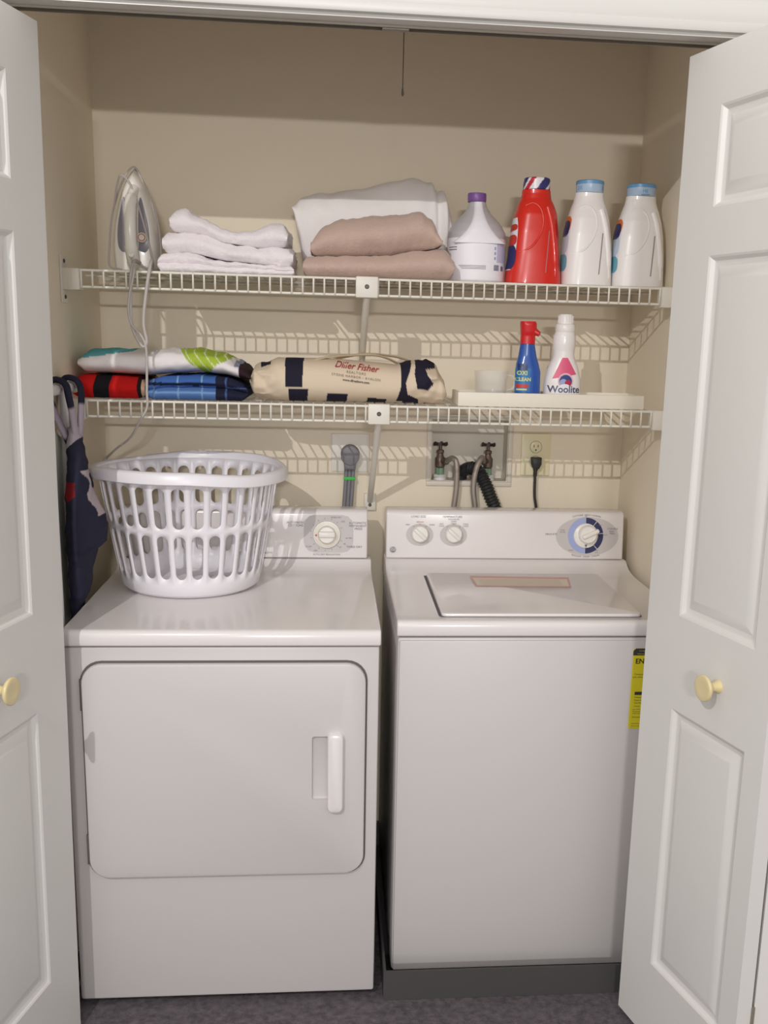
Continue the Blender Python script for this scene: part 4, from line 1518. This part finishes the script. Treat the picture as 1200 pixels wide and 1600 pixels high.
for pts in ([(-.17, .545, 1.478), (-.12, .565, 1.490), (-.05, .60, 1.496), (.0, .615, 1.497), (.035, .63, 1.489), (.06, .64, 1.478)],
            [(-.10, .60, 1.486), (-.02, .66, 1.499), (.05, .70, 1.494), (.10, .72, 1.482), (.13, .70, 1.470), (.12, .66, 1.474)]):
    tube('strap', spline(pts, 8), .012, strapm, t, 10, 60, .22)


def ontote(cx, cz, sl=-.105):
    def f(x, y):
        X, Z = cx + x, cz + y + x * sl
        return Vector((X, tote_front(X, Z) - .0040, Z))
    return f


REDINK = mat('red_ink', (176, 60, 66), .8)
GREYINK = mat('grey_ink', (126, 112, 108), .8)
text('lettering', 'Diller Fisher', ontote(-.050, 1.4695), .0215, REDINK, tb, shear=.45, bold=.0002)
text('lettering', 'REALTORS', ontote(-.050, 1.4545), .0085, GREYINK, tb, space=1.25)
text('lettering', 'STONE HARBOR / AVALON', ontote(-.050, 1.4445), .0085, GREYINK, tb, space=1.2)
text('lettering', 'www.dfrealtors.com', ontote(-.050, 1.4345), .0080, DARKP, tb, bold=.0002)

# ------------------------------------------------------------------ tray with cup, sprayer and wool wash
tx0, tx1, ty0, ty1, tz0, tz1 = .205, .682, .482, .615, SL + .0006, 1.4145
o = box('tray', tx0, tx1, ty0, ty1, tz0, tz1, mat('cream_tray', (240, 232, 216), .5), None, .0015)
cb = box_bm(tx0 + .007, tx1 - .007, ty0 + .007, ty1 - .007, tz0 + .006, tz1 + .05, .001)
bmesh.ops.translate(cb, verts=cb.verts, vec=-ORG[o])
cut(o, cb)
tag(o, 'long shallow cream tray at the right of the lower shelf', 'tray')
TZ = tz0 + .0065

t = thing('measuring_cup', (.297, .548, TZ), 'small clear glass measuring cup in the cream tray', 'cup')
cupf = UPZ((.297, .548, TZ))
pr = [(.034, 0), (.037, .002), (.044, .078), (.0445, .080), (.043, .0805), (.0415, .079), (.0345, .005), (.004, .0045)]
lathe('cup_body', cupf, pr, GLASS, t, 40)
tube('handle', spline([(.3395, .548, TZ + .070), (.353, .548, TZ + .068), (.358, .548, TZ + .054), (.354, .548, TZ + .038), (.3375, .548, TZ + .032)]), .0036, GLASS, t, 10)

sx, sy = .391, .548
t = thing('spray_bottle', (sx, sy, TZ), 'blue stain remover bottle with a red trigger head in the tray', 'bottle')
b = bottle('bottle_body', [(TZ, sx, sy, .030, .021, 3), (TZ + .004, sx, sy, .033, .024, 3), (TZ + .080, sx, sy, .032, .023, 3), (TZ + .100, sx - .002, sy, .029, .021, 2.6), (TZ + .120, sx - .003, sy, .0235, .018, 2.2), (TZ + .150, sx - .004, sy, .0185, .016, 2), (TZ + .152, sx - .004, sy, .018, .016, 2)], SPRAYB, t)
hd = bottle('trigger_head', [(TZ + .150, sx - .004, sy, .019, .018, 2.6), (TZ + .172, sx - .004, sy, .0185, .018, 2.8), (TZ + .178, sx - .003, sy, .020, .020, 3), (TZ + .200, sx - .004, sy, .0205, .022, 3.2), (TZ + .206, sx - .005, sy, .019, .020, 3.2)], SPRAYR, t, 32, 4)
tube('nozzle', [(sx + .006, sy - .006, TZ + .186), (sx + .016, sy - .012, TZ + .178), (sx + .0225, sy - .016, TZ + .175)], [.010, .008, .0065], SPRAYR, hd, 12)


def onspray(dx, z, e=.0006):
    wv = interp([(0, .033), (.080, .032), (.100, .029), (.12, .0235)], z)
    dv = interp([(0, .024), (.080, .023), (.100, .021), (.12, .018)], z)
    q = max(1 - (min(abs(dx), wv * .999) / wv) ** 3, .0) ** (1 / 3)
    return Vector((sx - .001 + dx, sy - dv * q - e, TZ + z))


def spraypatch(name, x0, x1, z0, z1, m, parent, e, n=12):
    V_, F_ = [], []
    for j in range(n + 1):
        for i in range(n + 1):
            V_.append(onspray(x0 + (x1 - x0) * i / n, z0 + (z1 - z0) * j / n, e))
    for j in range(n):
        for i in range(n):
            q = j * (n + 1) + i
            F_.append((q, q + 1, q + n + 2, q + n + 1))
    return mk(name, V_, F_, m, parent, 60)


lb = spraypatch('label', -.0322, .004, .030, .090, mat('blue_label', (40, 120, 186), .35), b, .0005)
spraypatch('label_patch', -.028, -.004, .082, .100, mat('dark_blue_label', (40, 60, 110), .35), lb, .0010)
text('lettering', 'OXI', lambda x, y: onspray(-.017 + x, .077 + y, .0015), .015, PALEY, lb, bold=.0005)
text('lettering', 'CLEAN', lambda x, y: onspray(-.014 + x, .061 + y, .0015), .0125, PALEY, lb, bold=.0005)
spraypatch('red_band', -.031, .0, .040, .049, REDL, lb, .0010)
spraypatch('pale_band', -.030, -.004, .034, .038, PALEY, lb, .0012)

ox, oy = .482, .548
t = thing('wool_wash_bottle', (ox, oy, TZ), 'white wool wash bottle with a pink label in the tray', 'bottle')
ST = [(TZ, ox, oy, .046, .030, 2.8), (TZ + .005, ox, oy, .049, .032, 2.8), (TZ + .060, ox, oy, .047, .031, 2.6), (TZ + .090, ox, oy, .040, .028, 2.4), (TZ + .116, ox, oy, .029, .025, 2.2), (TZ + .124, ox, oy, .0275, .025, 2.1), (TZ + .134, ox, oy, .0275, .025, 2), (TZ + .152, ox, oy, .0295, .027, 2), (TZ + .172, ox, oy, .0285, .026, 2),
      (TZ + .184, ox + .001, oy, .024, .023, 2)]
b = bottle('bottle_body', ST, WHITEB, t, 40)
cp = lathe('cap', UPZ((ox + .001, oy, TZ + .182)), [(.0245, 0), (.0255, .002), (.0255, .017), (.023, .020), (.0195, .021), (.019, .040), (.0165, .044), (.003, .0445)], WHITEB, t, 36)
for k in range(18):
    a = 2 * pi * k / 18
    tube('rib', [(ox + .001 + .0192 * cos(a), oy + .0192 * sin(a), TZ + .204), (ox + .001 + .0188 * cos(a), oy + .0188 * sin(a), TZ + .222)], .0011, WHITEB, cp, 6)


def wool(dx, z, e=.0008):
    wv = interp([(q[0], q[3]) for q in ST], z)
    dv = interp([(q[0], q[4]) for q in ST], z)
    q = max(1 - (abs(dx) / wv) ** 2.5, .03) ** (1 / 2.5)
    return Vector((ox + dx, oy - dv * q - e, z))


V_, F_ = [], []
for k in range(13):
    u = k / 12
    z = TZ + .118 - .047 * u
    zl = TZ + .118 - .054 * u
    hw0 = .007 + .024 * u
    for q in range(13):
        a = -1 + 2 * q / 12
        V_.append(wool(a * hw0 - .001, z - (.010 * a * -1 if False else .006 * (-a) * u) - .0, .0009))
for k in range(12):
    for q in range(12):
        F_.append((k * 13 + q, k * 13 + q + 1, k * 13 + q + 14, k * 13 + q + 13))
mk('pink_label', V_, F_, PINK, b, 60)


def disc_on(name, cx, cz, r, m, parent, e, lo=-1.0, n=30):
    pts = [(cx + r * cos(2 * pi * k / n), cz + max(lo * r, r * sin(2 * pi * k / n))) for k in range(n)]
    V_ = [wool(0 * a + (a), z, e) for a, z in pts] + [wool(cx, cz, e)]
    F_ = [(k, (k + 1) % n, n) for k in range(n)]
    return mk(name, V_, F_, m, parent, 60)


disc_on('label_halo', .002, TZ + .060, .0200, mat('rose_print', (240, 190, 200), .4), b, .0011)
disc_on('label_disc', .002, TZ + .059, .0165, mat('blue_print', (52, 72, 140), .4), b, .0014)
disc_on('label_disc', -.004, TZ + .055, .010, BLUEP, b, .0017)
disc_on('label_disc', .008, TZ + .055, .008, mat('crimson_print', (190, 50, 80), .4), b, .0018)
disc_on('label_base', 0, TZ + .030, .0225, LABELW, b, .0019)
text('lettering', 'Woolite', lambda x, y: wool(x - .001, TZ + .0385 + y, .0022), .0245, mat('slate_print', (92, 92, 122), .4), b, bold=.0005)

# ------------------------------------------------------------------ ironing board and bag at the left wall
t = thing('ironing_board', (-.7145, .40, .0), 'white ironing board stood on end between the dryer and the left wall', 'ironing board')
tube('foot_tube', [(-.7175, .10, 1.411), (-.7175, .425, 1.411)], .0125, PLASTW, t, 16)
for y, s in ((.425, 1), (.10, -1)):
    lathe('foot_cap', Fr((-.7175, y, 1.411), (1, 0, 0), (0, 0, s)) if s < 0 else Fr((-.7175, y, 1.411), (0, 0, 1), (1, 0, 0)), [(.0145, -.012), (.0155, .004), (.014, .014), (.009, .019), (.002, .020)], IVORY, t, 18)
for y in (.20, .33):
    tube('leg', [(-.7175, y, 1.405), (-.718, y + .01, .9), (-.718, y + .02, .06)], .0095, PLASTW, t, 12)
pts = [(y, z) for y, z in [(.10, .02), (.44, .02), (.445, .9), (.42, 1.15), (.34, 1.30), (.27, 1.325), (.20, 1.30), (.12, 1.15), (.095, .9)]]
plate('board', Fr((-.7435, 0, 0), (0, 1, 0), (0, 0, 1)), pts, .0005, .0145, BOARDC, t, .004)


def bagcol(v):
    z, y = v.z, v.y
    if z > 1.292 + (v.x + .69) * .9:
        return lin((188, 176, 186))
    if 1.168 + .006 * sin(v.x * 200) < z < 1.206 and v.x < -.684 and v.y < .30:
        return lin((136, 34, 40))
    if 1.128 < z < 1.23 and v.x > -.672 + (1.23 - z) * .30 + .004 * sin(z * 90):
        return lin((186, 172, 176))
    return lin((46, 46, 64))


t = thing('hanging_bag', (-.69, .36, .90), 'navy fabric bag with pale straps hanging from the ironing board foot', 'bag')
SPN = [(.870, -.7040, .33, .012, .035), (.915, -.7020, .33, .014, .042), (.94, -.694, .33, .020, .046), (1.00, -.690, .33, .026, .055), (1.04, -.686, .33, .031, .060), (1.06, -.676, .33, .042, .064), (1.10, -.671, .33, .046, .064), (1.14, -.676, .33, .038, .060), (1.17, -.682, .33, .030, .055),
       (1.22, -.688, .335, .023, .048), (1.27, -.692, .34, .017, .038), (1.30, -.694, .345, .013, .030), (1.325, -.697, .35, .009, .022)]
rings = []
for i in range(len(SPN) - 1):
    for k in range(18):
        u = k / 18
        z, xc, yc, rx, ry = [a + (b_ - a) * u for a, b_ in zip(SPN[i], SPN[i + 1])]
        rg = []
        for q in range(90):
            c_, s_ = sup(2 * pi * q / 90, 2.3)
            v = Vector((xc + rx * c_, yc - .025 + ry * s_, z))
            d = .004 * nz(v, 24, 91) + .0025 * nz(v, 60, 93)
            rg.append(Vector((max(v.x + d * c_, -.7315 if z < 1.34 else -.735), v.y + d * s_, z)))
        rings.append(rg)
loft('bag_body', rings, CLOTHC, t, 80, bagcol)


def strapcol(v):
    return lin((186, 174, 186)) if 1.30 < v.z < 1.372 else lin((44, 44, 62))


for y0, y1 in ((.385, .355), (.270, .320)):
    path = spline([(-.692, y1, 1.29), (-.690, y1 * .6 + y0 * .4, 1.34), (-.6905, y0, 1.395), (-.6970, y0, 1.4235), (-.7175, y0, 1.4330), (-.7300, y0, 1.425), (-.7335, y0, 1.400), (-.726, (y0 + y1) / 2, 1.35), (-.708, y1, 1.29)], 8)
    V_, F_ = tube_vf(path, .0085, 14, 1.0)
    for i_, p in enumerate(path):                      # flat in section, wide across the tube
        for k_ in range(14):
            d = V_[i_ * 14 + k_] - p
            V_[i_ * 14 + k_] = p + Vector((d.x * .8, d.y * 2.0, d.z * .8))
    mk('strap', V_, F_, CLOTHC, t, 80, strapcol)
